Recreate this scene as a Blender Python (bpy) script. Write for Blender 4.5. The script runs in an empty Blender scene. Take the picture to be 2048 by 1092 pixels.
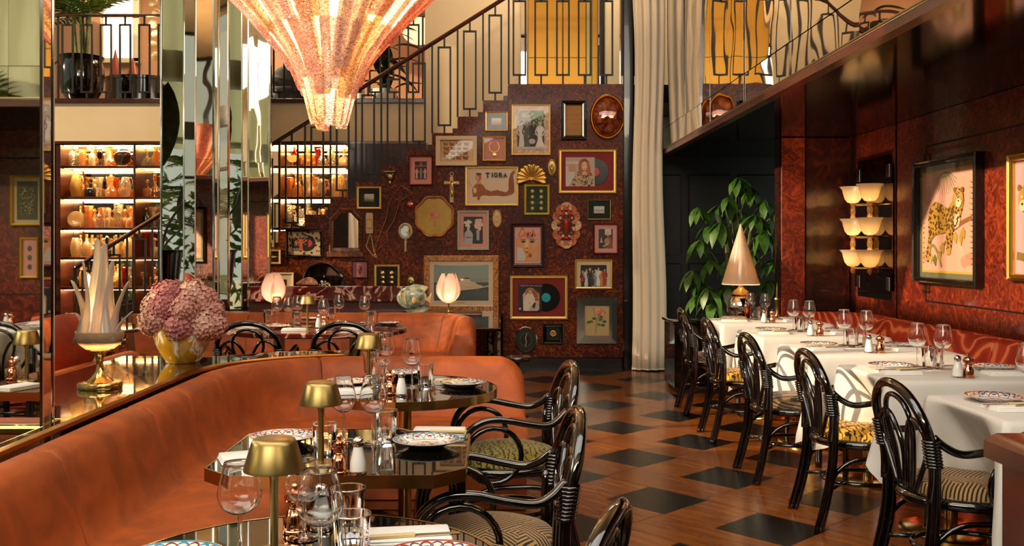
import bpy, math, random
from mathutils import Vector as V, Matrix, noise as mnoise
PI = math.pi
R = random.Random(7)
scn = bpy.context.scene
COL = scn.collection

# ------------------------------------------------------------------ camera
F, H, VX, VY = 1900.0, 1.35, 990.0, 491.0
cam_d = bpy.data.cameras.new('camera')
cam = bpy.data.objects.new('camera', cam_d)
COL.objects.link(cam)
cam.location = (0, 0, H)
cam.rotation_euler = (PI / 2, 0, 0)
cam_d.sensor_width = 36
cam_d.lens = F / 2048 * 36
cam_d.shift_x = (1024 - VX) / 2048
cam_d.shift_y = (VY - 546) / 2048
cam_d.clip_start = .05
scn.camera = cam

# ------------------------------------------------------------------ light and exposure
scn.view_settings.view_transform = 'Standard'
scn.view_settings.look = 'None'
scn.view_settings.gamma = 1
scn.view_settings.use_curve_mapping = False
scn.view_settings.exposure = 0.0
scn.cycles.max_bounces = 12
scn.cycles.diffuse_bounces = 4
scn.cycles.glossy_bounces = 6
scn.cycles.transmission_bounces = 8
scn.cycles.transparent_max_bounces = 40
scn.cycles.sample_clamp_indirect = 6
scn.cycles.caustics_reflective = False
scn.cycles.caustics_refractive = False
world = bpy.data.worlds.new('world')
scn.world = world
world.use_nodes = True
bg = world.node_tree.nodes['Background']
bg.inputs[0].default_value = (.86, .95, .78, 1)
bg.inputs[1].default_value = .55

def lamp(kind, name, loc, energy, color, size=.1, rot=None, size_y=None):
    l = bpy.data.lights.new(name, kind)
    l.energy = energy
    l.color = color
    if kind == 'AREA':
        l.size = size
        if size_y:
            l.shape = 'RECTANGLE'
            l.size_y = size_y
    elif kind == 'SUN':
        l.angle = size
    else:
        l.shadow_soft_size = size
    o = bpy.data.objects.new(name, l)
    COL.objects.link(o)
    o.location = loc
    if rot is not None:
        o.rotation_euler = rot
    return o

def aim(d):
    return V(d).normalized().to_track_quat('-Z', 'Y').to_euler()

lamp('SUN', 'sun', (-12, -4, 9), 6.4, (1.0, .76, .48), .014, aim((1, .30, -.33)))
lamp('AREA', 'overhead_fill', (-1.0, 2.6, 5.55), 430, (1.0, .96, .90), 6.5, aim((.05, .45, -1)), 5)  # soft fill added under the closed ceiling, which has no opening
lamp('AREA', 'rear_fill', (-1.2, -3.9, 4.4), 520, (1.0, .88, .70), 7, aim((.12, 1, -.25)), 1.6)  # fill added in front of the solid rear wall to brighten the picture wall

# ------------------------------------------------------------------ geometry helpers
def pt(px, py, d):
    return V(((px - VX) / F * d, d, H - (py - VY) / F * d))

def on(px, py, z):
    d = (H - z) * F / (py - VY)
    return V(((px - VX) / F * d, d, z))

def sp(pts, n=6, closed=False):
    """Catmull-Rom through pts."""
    P = [V(p) for p in pts]
    m = len(P)
    out = []
    rng = range(m if closed else m - 1)
    for i in rng:
        if closed:
            a, b, c, d = P[i - 1], P[i], P[(i + 1) % m], P[(i + 2) % m]
        else:
            b, c = P[i], P[i + 1]
            a = P[i - 1] if i else b * 2 - c
            d = P[i + 2] if i + 2 < m else c * 2 - b
        for k in range(n):
            t = k / n
            out.append(.5 * ((2 * b) + (c - a) * t + (2 * a - 5 * b + 4 * c - d) * t * t + (3 * b - a - 3 * c + d) * t ** 3))
    if not closed:
        out.append(P[-1])
    return out

class MB:
    def __init__(s):
        s.v, s.f, s.mi, s.col = [], [], [], []
        s.cur = 0
        s.color = None
        s.M = None
    def add(s, vs, fs):
        b = len(s.v)
        if s.M is not None:
            vs = [s.M @ V(p) for p in vs]
        s.v.extend([tuple(p) for p in vs])
        for f in fs:
            s.f.append(tuple(b + i for i in f))
            s.mi.append(s.cur)
            s.col.append(s.color)
        return s
    def box(s, x0, y0, z0, x1, y1, z1):
        vs = [(x0, y0, z0), (x1, y0, z0), (x1, y1, z0), (x0, y1, z0), (x0, y0, z1), (x1, y0, z1), (x1, y1, z1), (x0, y1, z1)]
        return s.add(vs, [(3, 2, 1, 0), (4, 5, 6, 7), (0, 1, 5, 4), (1, 2, 6, 5), (2, 3, 7, 6), (3, 0, 4, 7)])
    def bbox(s, x0, y0, z0, x1, y1, z1, b=.005):
        """box with chamfered vertical and top edges"""
        o = [(x0 + b, y0), (x1 - b, y0), (x1, y0 + b), (x1, y1 - b), (x1 - b, y1), (x0 + b, y1), (x0, y1 - b), (x0, y0 + b)]
        cx, cy = (x0 + x1) / 2, (y0 + y1) / 2
        fx, fy = 1 - 2 * b / (x1 - x0), 1 - 2 * b / (y1 - y0)
        rings = [[(x, y, z0) for x, y in o], [(x, y, z1 - b) for x, y in o], [(cx + (x - cx) * fx, cy + (y - cy) * fy, z1) for x, y in o]]
        return s.loft(rings, True, True, True)
    def loft(s, rings, closed=True, cap0=False, cap1=False):
        n = len(rings[0])
        vs = [p for r in rings for p in r]
        fs = []
        for j in range(len(rings) - 1):
            for i in range(n if closed else n - 1):
                k = (i + 1) % n
                fs.append((j * n + i, j * n + k, (j + 1) * n + k, (j + 1) * n + i))
        if cap0:
            fs.append(tuple(range(n - 1, -1, -1)))
        if cap1:
            fs.append(tuple((len(rings) - 1) * n + i for i in range(n)))
        return s.add(vs, fs)
    def lathe(s, prof, seg=24, c=(0, 0, 0), cap0=False, cap1=False, wob=None):
        rings = []
        for r, z in prof:
            ring = []
            for i in range(seg):
                a = 2 * PI * i / seg
                q = r * (wob(a, z) if wob else 1)
                ring.append((c[0] + q * math.cos(a), c[1] + q * math.sin(a), c[2] + z))
            rings.append(ring)
        return s.loft(rings, True, cap0, cap1)
    def tube(s, pts, r, seg=8, closed=False, rr=None):
        P = [V(p) for p in pts]
        n = len(P)
        rings = []
        up = None
        for i in range(n):
            if closed:
                t = P[(i + 1) % n] - P[i - 1]
            else:
                t = P[min(i + 1, n - 1)] - P[max(i - 1, 0)]
            if t.length < 1e-9:
                t = V((0, 0, 1))
            t.normalize()
            if up is None:
                up = V((0, 0, 1)) if abs(t.z) < .9 else V((1, 0, 0))
            u = (up - t * up.dot(t))
            if u.length < 1e-6:
                u = t.orthogonal()
            u.normalize()
            up = u
            w = t.cross(u)
            q = rr[i] if rr else r
            rings.append([P[i] + (u * math.cos(2 * PI * k / seg) + w * math.sin(2 * PI * k / seg)) * q for k in range(seg)])
        if closed:
            rings.append(rings[0])
        return s.loft(rings, True, not closed, not closed)
    def prism(s, poly, z0, z1):
        return s.loft([[(x, y, z0) for x, y in poly], [(x, y, z1) for x, y in poly]], True, True, True)
    def plate(s, poly, y0, y1):
        """outline in x,z extruded along y"""
        return s.loft([[(x, y0, z) for x, z in poly], [(x, y1, z) for x, z in poly]], True, True, True)
    def ball(s, c, r, seg=12, rings=8, sc=(1, 1, 1)):
        pr = []
        for j in range(rings + 1):
            a = PI * j / rings
            rr = max(r * math.sin(a), 1e-4)
            pr.append([(c[0] + rr * math.cos(2 * PI * i / seg) * sc[0], c[1] + rr * math.sin(2 * PI * i / seg) * sc[1], c[2] - r * math.cos(a) * sc[2]) for i in range(seg)])
        return s.loft(pr)
    def mesh(s, name, mats, smooth=True, angle=.7):
        me = bpy.data.meshes.new(name)
        me.from_pydata(s.v, [], s.f)
        for m in (mats if isinstance(mats, (list, tuple)) else [mats]):
            me.materials.append(m)
        if any(s.mi):
            me.polygons.foreach_set('material_index', s.mi)
        if any(c is not None for c in s.col):
            at = me.color_attributes.new('paint', 'FLOAT_COLOR', 'CORNER')
            buf = []
            for f, c in zip(s.f, s.col):
                buf.extend((tuple(c) + (1,)) * len(f) if c is not None else (1, 1, 1, 1) * len(f))
            at.data.foreach_set('color', buf)
        if smooth:
            me.polygons.foreach_set('use_smooth', [True] * len(me.polygons))
            me.set_sharp_from_angle(angle=angle)
        me.update()
        return me

def obj(name, mb, m, parent=None, loc=None, rot=None, smooth=True, angle=.7):
    me = mb if isinstance(mb, bpy.types.Mesh) else mb.mesh(name, m, smooth, angle)
    o = bpy.data.objects.new(name, me)
    COL.objects.link(o)
    if parent is not None:
        o.parent = parent
    if loc is not None:
        o.location = loc
    if rot is not None:
        o.rotation_euler = rot
    return o

def tag(o, label=None, cat=None, group=None, kind=None):
    if label: o['label'] = label
    if cat: o['category'] = cat
    if group: o['group'] = group
    if kind: o['kind'] = kind
    return o

def thing(name, label, cat, loc=(0, 0, 0), rz=0, group=None):
    o = bpy.data.objects.new(name, None)
    COL.objects.link(o)
    o.empty_display_size = .05
    o.location = loc
    o.rotation_euler = (0, 0, rz)
    return tag(o, label, cat, group)

def struct(name, mb, m, label=None, **kw):
    o = obj(name, mb, m, **kw)
    o['kind'] = 'structure'
    if label: o['label'] = label
    return o

def dup(root, loc, rz=None, label=None, group=None, parent=None):
    c = root.copy()
    COL.objects.link(c)
    if parent is not None:
        c.parent = parent
    else:
        c.location = loc
        if rz is not None:
            c.rotation_euler = (0, 0, rz)
    if label: c['label'] = label
    if group: c['group'] = group
    for ch in list(root.children):
        dup(ch, None, parent=c)
    return c

class First:
    """moves the prototype the first time, copies it afterwards"""
    def __init__(s, root): s.root, s.used = root, False
    def put(s, loc, rz, label, group=None):
        if not s.used:
            s.used = True
            o = s.root
            o.location = loc
            o.rotation_euler = (0, 0, rz)
            o['label'] = label
            if group: o['group'] = group
            return o
        return dup(s.root, loc, rz, label, group)

# ------------------------------------------------------------------ materials
def lin(h):
    h = h.lstrip('#')
    out = []
    for i in (0, 2, 4):
        c = int(h[i:i + 2], 16) / 255
        out.append(c / 12.92 if c <= .04045 else ((c + .055) / 1.055) ** 2.4)
    return tuple(out)

class E:
    """tiny expression builder over math nodes"""
    nt = None
    def __init__(s, sock): s.s = sock
    @staticmethod
    def op(op, *a):
        n = E.nt.nodes.new('ShaderNodeMath')
        n.operation = op
        for i, x in enumerate(a):
            if isinstance(x, E): E.nt.links.new(x.s, n.inputs[i])
            else: n.inputs[i].default_value = x
        return E(n.outputs[0])
    def __add__(s, o): return E.op('ADD', s, o)
    def __radd__(s, o): return E.op('ADD', o, s)
    def __sub__(s, o): return E.op('SUBTRACT', s, o)
    def __rsub__(s, o): return E.op('SUBTRACT', o, s)
    def __mul__(s, o): return E.op('MULTIPLY', s, o)
    def __rmul__(s, o): return E.op('MULTIPLY', s, o)
    def __truediv__(s, o): return E.op('DIVIDE', s, o)
    def lt(s, o): return E.op('LESS_THAN', s, o)
    def gt(s, o): return E.op('GREATER_THAN', s, o)
    def abs(s): return E.op('ABSOLUTE', s)
    def sin(s): return E.op('SINE', s)

def new(name):
    m = bpy.data.materials.new(name)
    m.use_nodes = True
    nt = m.node_tree
    nt.nodes.clear()
    out = nt.nodes.new('ShaderNodeOutputMaterial')
    E.nt = nt
    return m, nt, out

def node(nt, t, **kw):
    n = nt.nodes.new(t)
    for k, x in kw.items():
        if k.startswith('i_'):
            n.inputs[k[2:].replace('_', ' ')].default_value = x
        else:
            setattr(n, k, x)
    return n

def coords(nt, scale=(1, 1, 1), kind='Object'):
    tc = node(nt, 'ShaderNodeTexCoord')
    mp = node(nt, 'ShaderNodeMapping')
    mp.inputs['Scale'].default_value = scale
    nt.links.new(tc.outputs[kind], mp.inputs['Vector'])
    return mp.outputs[0]

def ramp(nt, fac, stops, interp='LINEAR'):
    r = node(nt, 'ShaderNodeValToRGB')
    r.color_ramp.interpolation = interp
    el = r.color_ramp.elements
    while len(el) < len(stops):
        el.new(.5)
    for e, (p, c) in zip(el, stops):
        e.position = p
        e.color = tuple(c) + (1,)
    nt.links.new(fac.s if isinstance(fac, E) else fac, r.inputs[0])
    return r.outputs[0]

def bsdf(nt, out, col=None, rough=.5, metal=0, **kw):
    b = node(nt, 'ShaderNodeBsdfPrincipled')
    if col is not None:
        if isinstance(col, (tuple, list)): b.inputs['Base Color'].default_value = tuple(col) + (1,)
        else: nt.links.new(col, b.inputs['Base Color'])
    if hasattr(rough, 'default_value'): nt.links.new(rough, b.inputs['Roughness'])
    else: b.inputs['Roughness'].default_value = rough
    b.inputs['Metallic'].default_value = metal
    for k, x in kw.items():
        nm = k.replace('_', ' ')
        if isinstance(x, (tuple, list)) and len(x) == 3: x = tuple(x) + (1,)
        b.inputs[nm].default_value = x
    nt.links.new(b.outputs[0], out.inputs[0])
    return b

def bump(nt, b, height, strength=.2, dist=.01):
    n = node(nt, 'ShaderNodeBump')
    n.inputs['Strength'].default_value = strength
    n.inputs['Distance'].default_value = dist
    nt.links.new(height.s if isinstance(height, E) else height, n.inputs['Height'])
    nt.links.new(n.outputs[0], b.inputs['Normal'])

def flat(name, col, rough=.5, metal=0, **kw):
    m, nt, out = new(name)
    bsdf(nt, out, lin(col) if isinstance(col, str) else col, rough, metal, **kw)
    return m

def noisy(name, stops, scale=5, rough=.5, metal=0, distortion=0, detail=5, sc=(1, 1, 1), bmp=0, nrough=.5, kind='Object', **kw):
    m, nt, out = new(name)
    n = node(nt, 'ShaderNodeTexNoise', i_Scale=scale, i_Detail=detail, i_Distortion=distortion, i_Roughness=nrough)
    nt.links.new(coords(nt, sc, kind), n.inputs['Vector'])
    c = ramp(nt, n.outputs[0], [(p, lin(x)) for p, x in stops])
    b = bsdf(nt, out, c, rough, metal, **kw)
    if bmp: bump(nt, b, n.outputs[0], bmp)
    return m

def emit(name, col, s):
    m, nt, out = new(name)
    e = node(nt, 'ShaderNodeEmission')
    e.inputs[0].default_value = (lin(col) if isinstance(col, str) else tuple(col)) + (1,)
    e.inputs[1].default_value = s
    nt.links.new(e.outputs[0], out.inputs[0])
    return m

def glass(name, tint='#ffffff', body=0.0, body_col=None, rough=.02, edge=.55, gloss=.06, ridges=0):
    """thin glass: see-through, brighter mirror at grazing angles, optional coloured body"""
    m, nt, out = new(name)
    tr = node(nt, 'ShaderNodeBsdfTransparent')
    tr.inputs[0].default_value = lin(tint) + (1,)
    gl = node(nt, 'ShaderNodeBsdfGlossy')
    gl.inputs['Roughness'].default_value = rough
    lw = node(nt, 'ShaderNodeLayerWeight', i_Blend=.35)
    f = E(lw.outputs['Facing'])
    k = E.op('POWER', f, 3.0) * edge + gloss
    base = tr.outputs[0]
    if body:
        df = node(nt, 'ShaderNodeBsdfDiffuse')
        df.inputs[0].default_value = lin(body_col or tint) + (1,)
        tl = node(nt, 'ShaderNodeBsdfTranslucent')
        tl.inputs[0].default_value = lin(body_col or tint) + (1,)
        a = node(nt, 'ShaderNodeMixShader')
        a.inputs[0].default_value = .6
        nt.links.new(df.outputs[0], a.inputs[1]); nt.links.new(tl.outputs[0], a.inputs[2])
        b = node(nt, 'ShaderNodeMixShader')
        b.inputs[0].default_value = body
        nt.links.new(base, b.inputs[1]); nt.links.new(a.outputs[0], b.inputs[2])
        base = b.outputs[0]
    mx = node(nt, 'ShaderNodeMixShader')
    nt.links.new(k.s, mx.inputs[0]); nt.links.new(base, mx.inputs[1]); nt.links.new(gl.outputs[0], mx.inputs[2])
    if ridges:
        n = node(nt, 'ShaderNodeTexVoronoi', i_Scale=ridges)
        nt.links.new(coords(nt), n.inputs['Vector'])
        bp = node(nt, 'ShaderNodeBump', i_Strength=.7, i_Distance=.01)
        nt.links.new(n.outputs[0], bp.inputs['Height'])
        nt.links.new(bp.outputs[0], gl.inputs['Normal'])
    nt.links.new(mx.outputs[0], out.inputs[0])
    return m

def burl(name, dark, mid, light, scale=7, coat=.5, rough=.4, coat_rough=.08, spec=.5):
    m, nt, out = new(name)
    v = coords(nt, (1, 1, 1))
    w = node(nt, 'ShaderNodeTexNoise', i_Scale=1.6, i_Detail=3, i_Distortion=.6)
    nt.links.new(v, w.inputs['Vector'])
    n = node(nt, 'ShaderNodeTexNoise', i_Scale=scale, i_Detail=7, i_Distortion=3.2, i_Roughness=.62)
    nt.links.new(v, n.inputs['Vector'])
    k = E(n.outputs[0]) * .8 + E(w.outputs[0]) * .25
    c = ramp(nt, k, [(.36, lin(dark)), (.52, lin(mid)), (.68, lin(light))])
    b = bsdf(nt, out, c, rough, 0, Coat_Weight=coat, Coat_Roughness=coat_rough, Specular_IOR_Level=spec)
    return m

def planked(name, a, b_, sc, rough, coat=.4):
    m, nt, out = new(name)
    n = node(nt, 'ShaderNodeTexNoise', i_Scale=3, i_Detail=6, i_Distortion=.8)
    nt.links.new(coords(nt, sc), n.inputs['Vector'])
    oi = node(nt, 'ShaderNodeObjectInfo')
    k = E(n.outputs[0]) * .8 + E(oi.outputs['Random']) * .14
    c = ramp(nt, k, [(.25, lin(a)), (.75, lin(b_))])
    b = bsdf(nt, out, c, rough, 0, Coat_Weight=coat, Coat_Roughness=.12)
    return m

def velvet(name, col, sheen):
    m, nt, out = new(name)
    n = node(nt, 'ShaderNodeTexNoise', i_Scale=7, i_Detail=5, i_Distortion=.7)
    nt.links.new(coords(nt), n.inputs['Vector'])
    d = tuple(x * .78 for x in lin(col))
    l = tuple(min(1, x * 1.25) for x in lin(col))
    c = ramp(nt, n.outputs[0], [(.35, d), (.65, l)])
    b = bsdf(nt, out, c, .62, 0, Sheen_Weight=.14, Sheen_Roughness=.3, Sheen_Tint=lin(sheen))
    f = node(nt, 'ShaderNodeTexNoise', i_Scale=260, i_Detail=1)
    nt.links.new(coords(nt), f.inputs['Vector'])
    bump(nt, b, f.outputs[0], .12, .002)
    return m

BURL = burl('red_burl', '#1a0904', '#4c1a06', '#a04a12', 12, .08, .42, .08, .18)
BURL_PANEL = burl('red_burl_panel', '#2a0a05', '#6a1d0a', '#a8431a', 9)
BURL_DARK = burl('dark_burl', '#0c0403', '#220806', '#4a160c', 9, .15, .4, .08, .3)
BURL_GOLD = noisy('golden_burl', [(.3, '#4a2208'), (.45, '#b06a20'), (.7, '#e6b060')], 26, .3, 0, 2.0, 6, Coat_Weight=.6)
MAHOG = planked('mahogany', '#250804', '#5a1a0a', (1, 1, 9), .3)
DARKWOOD = flat('ebonised_wood', '#120a07', .25, Coat_Weight=.5)
SOFFIT = flat('lacquered_soffit', '#0a0302', .09, IOR=1.22)
CREAM = noisy('cream_plaster', [(.3, '#e9cfa6'), (.7, '#f0d9b4')], 1.5, .7)
PINKWALL = flat('salmon_plaster', '#c8926c', .7)
ORANGEWALL = flat('orange_plaster', '#d8601c', .6)
MIRROR = flat('mirror', (.86, .82, .76), .015, 1)
def wavy_mirror():
    m, nt, out = new('wavy_mirror')
    n = node(nt, 'ShaderNodeTexNoise', i_Scale=1.1, i_Detail=1.5)
    nt.links.new(coords(nt), n.inputs['Vector'])
    b = bsdf(nt, out, (.82, .76, .66), .015, 1)
    bump(nt, b, n.outputs[0], .16, .06)
    return m
WAVY = wavy_mirror()
DARKMIRROR = flat('smoked_mirror', (.10, .07, .055), .03, 1)
BRASS = flat('polished_brass', (.62, .42, .14), .16, 1)
BRASS_SATIN = flat('satin_brass', (.30, .225, .085), .36, 1)
GOLD = flat('gilt', (.70, .42, .10), .3, 1)
GOLDY = flat('bright_gilt', (.85, .60, .16), .38, .6)
OCHRE = flat('satin_gold_door', (.40, .19, .02), .3, .75)
COPPER = flat('polished_copper', (.72, .32, .18), .12, 1)
CHROME = flat('chrome', (.75, .72, .68), .08, 1)
IRON = flat('blackened_iron', '#0e0a08', .5, .2)
BLACK = flat('black_lacquer', '#070505', .10, Coat_Weight=1, Coat_Roughness=.03)
BLACKM = flat('matt_black', '#0c0807', .5)
BLACKTOP = flat('black_glass_top', '#0a0806', .03, Coat_Weight=1, Coat_Roughness=.01)
ORANGE = velvet('orange_velvet', '#9c4814', '#d08858')
def swirl_velvet():
    m, nt, out = new('red_swirl_velvet')
    w = node(nt, 'ShaderNodeTexWave', i_Scale=5.5, i_Distortion=12, i_Detail=1.5)
    w.inputs['Detail Scale'].default_value = .55
    nt.links.new(coords(nt), w.inputs['Vector'])
    c = ramp(nt, w.outputs[0], [(.0, lin('#a02408')), (.5, lin('#bc3410')), (.80, lin('#c83c14')), (.93, lin('#f08850'))])
    bsdf(nt, out, c, .55, 0)
    return m
RED = swirl_velvet()
RUST = velvet('rust_velvet', '#a03a18', '#c87050')
CONSOLE = noisy('polished_brown_marble', [(.3, '#150b05'), (.55, '#3a2410'), (.75, '#55381a')], 3, .06, 0, 1.5, 8, Coat_Weight=1, Coat_Roughness=.02)
def marble():
    m, nt, out = new('red_marble')
    n = node(nt, 'ShaderNodeTexNoise', i_Scale=3.2, i_Detail=6, i_Distortion=1.4)
    nt.links.new(coords(nt), n.inputs['Vector'])
    k = (E(n.outputs[0]) - .5).abs()
    c = ramp(nt, k, [(0, lin('#e0c4b0')), (.012, lin('#c09080')), (.03, lin('#5a1a16')), (.2, lin('#3a0d0c'))])
    bsdf(nt, out, c, .12, 0, Coat_Weight=.6)
    return m
MARBLE = marble()
CLOTH = flat('white_linen', '#dedad2', .8, Sheen_Weight=.1)
NAPKIN = flat('white_napkin', '#efece6', .85)
CURTAIN = flat('cream_curtain', '#f6e6cc', .85)
STEEL = flat('cutlery_steel', (.62, .58, .5), .18, 1)
WHITE = flat('white_porcelain', '#f0ece2', .15, Coat_Weight=.5)
CREAMF = flat('ivory_paint', '#ecd9b0', .5)
IVORY = flat('ivory', '#dcc08a', .45)
MINT = flat('mint_paint', '#b8c8ae', .45)
REDF = flat('red_frame_paint', '#7a2018', .4)
YELLOWF = flat('yellow_frame_paint', '#d8b428', .35, .2)
MAROON = flat('maroon_frame', '#34100c', .35)
GREENMAT = flat('bottle_green_mat', '#0f2018', .8)
BLACKMAT = flat('black_mat', '#15100e', .8)
PINKMAT = flat('pink_mat', '#e3a49c', .8)
CREAMMAT = flat('cream_mat', '#e8cfa4', .8)
REDMAT = flat('red_mat', '#8a1c1a', .7)
FLOORWOOD = planked('floor_board', '#6a360f', '#a05c1e', (7, 1, 1), .22, 0)
FLOORBLACK = flat('floor_black_tile', '#0b0807', .26, IOR=1.35)
SUBFLOOR = flat('floor_base', '#2a1208', .25)
def real_glass(name, ior, rough=0):
    m, nt, out = new(name)
    bsdf(nt, out, (1, 1, 1), rough, 0, Transmission_Weight=1, IOR=ior)
    return m
CLEAR = real_glass('clear_glass', 1.45)
CUTGLASS = real_glass('pressed_glass', 1.45)
PANE = glass('picture_glass', '#ffffff', edge=.5, gloss=.01)
AMBERG = glass('amber_glass', '#ffd088', .42, '#ffb050', edge=.7, gloss=.16, ridges=45)
HONEYG = glass('honey_glass', '#ffe8b8', .40, '#ffd88c', edge=.7, gloss=.16, ridges=70)
REDG = glass('ruby_glass', '#c84030', .40, '#a02014', edge=.6, gloss=.10)
SMOKEG = glass('smoked_glass', '#6a4a30', .25, '#2a1a10', edge=.7, gloss=.12)
PALEG = glass('pale_glass', '#f4ead4', .15, '#f0e0c0', edge=.75, gloss=.12, ridges=60)
YELLOWG = glass('yellow_opal_glass', '#f0d080', .75, '#e8c060', edge=.3, gloss=.06)
SALT = flat('salt', '#f2efe8', .9)
LED = emit('cabinet_strip_light', '#ffbe70', 42)
THIN = glass('thin_glass', '#ffffff', edge=.6, gloss=.05)
SHEER = None
BULB = emit('warm_bulb', '#ffb868', 14)
def paint():
    m, nt, out = new('printed_paper')
    a = node(nt, 'ShaderNodeAttribute', attribute_name='paint')
    bsdf(nt, out, a.outputs['Color'], .55)
    return m
PAINT = paint()
def leafmat(name, a, b_):
    m, nt, out = new(name)
    oi = node(nt, 'ShaderNodeTexNoise', i_Scale=9)
    nt.links.new(coords(nt), oi.inputs['Vector'])
    c = ramp(nt, oi.outputs[0], [(.35, lin(a)), (.7, lin(b_))])
    b = bsdf(nt, out, c, .42)
    return m
LEAF = leafmat('glossy_leaf', '#16300a', '#3e6a1a')
PALM = leafmat('palm_leaf', '#3a5c12', '#86a032')
DARKLEAF = leafmat('dark_leaf', '#0c1c0a', '#22401a')
BARK = flat('stem', '#5a5a28', .6)
# ================================================================== the room
XM, ZS, XW, YB = 1.85, 2.345, 3.28, 10.47
S = YB / F                                   # metres per photo pixel on the picture wall
YM = 11.7                                    # front of mezzanine and bookcase
def bx_(px): return (px - VX) * S
def bz_(py): return H - (py - VY) * S
ZL = bz_(168)                                # stair landing and mezzanine floor level

def translucent_sheer():
    m, nt, out = new('sheer_cloth')
    df = node(nt, 'ShaderNodeBsdfDiffuse'); tl = node(nt, 'ShaderNodeBsdfTranslucent'); tp = node(nt, 'ShaderNodeBsdfTransparent')
    for n, c in ((df, '#b4bca8'), (tl, '#98a48c'), (tp, '#c8d0bc')): n.inputs[0].default_value = lin(c) + (1,)
    a = node(nt, 'ShaderNodeMixShader'); a.inputs[0].default_value = .5
    nt.links.new(df.outputs[0], a.inputs[1]); nt.links.new(tl.outputs[0], a.inputs[2])
    b = node(nt, 'ShaderNodeMixShader'); b.inputs[0].default_value = .12
    nt.links.new(a.outputs[0], b.inputs[1]); nt.links.new(tp.outputs[0], b.inputs[2])
    nt.links.new(b.outputs[0], out.inputs[0])
    return m
# floor: base, then tiles and boards (parts)
fl = struct('floor', MB().box(-6, -4.2, -.08, 3.6, 16, 0), SUBFLOOR, 'dark board floor inlaid with black diamond tiles')
fl['category'] = 'floor'
ft = MB().bbox(-.195, -.195, 0, .195, .195, .004, .003).mesh('tile', FLOORBLACK, False)
fa = MB().bbox(-.195, -.157, 0, .195, .157, .0035, .002).mesh('board', FLOORWOOD, False)
fb = MB().bbox(-.157, -.352, 0, .157, .352, .0035, .002).mesh('board', FLOORWOOD, False)
P_ = .707
rot0 = math.radians(45 - 1.8)
ca, sa = math.cos(rot0), math.sin(rot0)
ox, oy = .885, 6.03
for i in range(-9, 10):
    for j in range(-9, 10):
        for mesh_, dx, dy, n in ((ft, 0, 0, 'tile'), (fa, 0, P_ / 2, 'board'), (fb, P_ / 2, P_ / 2 - .177, 'board')):
            u, w = i * P_ + dx, j * P_ + dy
            x, y = ox + (u * ca - w * sa) * .955, oy + u * sa + w * ca
            if -1.0 < x < 2.1 and 3.9 < y < 10.1 and x > -.35 - (y - 4) * .12:
                obj(n, mesh_, None, fl, (x, y, 0), (0, 0, rot0))

struct('ceiling', MB().box(-6, -4.2, 5.6, 3.6, 16, 5.7), CREAM)
struct('wall_rear', MB().box(-6, -4.25, 0, 3.6, -4.1, 5.6), BURL_DARK)

# picture wall with its stepped top edge
pl = [(bx_(1245), 0), (bx_(1245), ZL), (bx_(1017), ZL)]
RI, RU = .1797, 51 * S
k = 1
while True:
    z = ZL - RI * k
    x1, x0 = bx_(1017) - RU * (k - 1), bx_(1017) - RU * k
    if z <= .05: break
    pl += [(x1, z), (x0, z)]
    k += 1
NST = k - 1
pl += [(pl[-1][0], 0)]
wb = struct('wall_back', MB().plate(pl, YB, YB + .05), BURL, 'lacquered burl wall hung with pictures below the stair')
wb['category'] = 'wall'
for px in (1016, 1130):
    obj('panel_joint', MB().box(bx_(px) - .003, YB - .002, .1, bx_(px) + .003, YB + .01, bz_(170) - .01), BLACKM, wb)
struct('baseboard_back', MB().bbox(bx_(560), YB - .03, 0, bx_(1245), YB, .12, .008), DARKWOOD)
struct('trim_1', MB().bbox(bx_(1245), YB - .06, 0, bx_(1266), YB + .25, 5.6, .01), DARKWOOD)

# steps
st = thing('staircase', 'dark staircase rising behind the picture wall to the landing', 'staircase', (bx_(600), YB + .05, 0))
st['kind'] = 'structure'
inv = V(st.location)
def rel(mb):
    mb.v = [tuple(V(p) - inv) for p in mb.v]
    return mb
for k in range(1, NST + 1):
    z = ZL - RI * k
    x1, x0 = bx_(1017) - RU * (k - 1), bx_(1017) - RU * k
    m = MB().box(x0, YB + .05, max(0, z - RI - .02), x1, YM, z)
    m.box(x1 - .055, YB + .002, z, x1, YM, z + .05)
    obj('step', rel(m), BURL_DARK, st)
obj('landing', rel(MB().box(bx_(1017), YB + .05, ZL - .2, XM, YM + .02, ZL)), BURL_DARK, st)

# mezzanine
def mx_(px): return (px - VX) * YM / F
def mz_(py): return H - (py - VY) * YM / F
fs = struct('trim_2', MB().bbox(-6, YM, mz_(283), mx_(850), YM + .2, mz_(206), .004), CREAM, 'cream mezzanine fascia above the bookcase')
struct('trim_3', MB().bbox(-6, YM - .04, mz_(206), mx_(850), YM + .2, mz_(197.5), .006), MAHOG)
struct('trim_4', MB().bbox(-6, YM - .03, mz_(288), mx_(850), YM + .1, mz_(282.5), .004), MAHOG)
struct('trim_5', MB().box(-6, YM + .2, ZL - .12, mx_(850), 16, ZL), DARKWOOD, 'mezzanine floor slab')
struct('wall_landing', MB().box(mx_(850), YM, 1.9, 2.6, YM + .15, 5.6), CREAM, 'cream plaster wall behind the stair')
struct('wall_stair', MB().box(mx_(697), YM - .02, 0, mx_(850) + .02, YM + .1, mz_(286)), BURL_DARK)
struct('wall_mezzanine', MB().box(-8.5, 15, ZL, mx_(850), 15.1, 5.6), PINKWALL)
struct('wall_mezzanine_side', MB().box(mx_(850), YM + .15, ZL, mx_(850) + .1, 15, 5.6), PINKWALL)
struct('wall_mezzanine_end', MB().box(-8.6, YM, ZL - .2, -8.5, 15, 5.6), PINKWALL)
w2 = thing('window_2', 'bright window glowing behind the mezzanine palm', 'window', pt(243, 60, 14.95))
w2['kind'] = 'structure'
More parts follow.
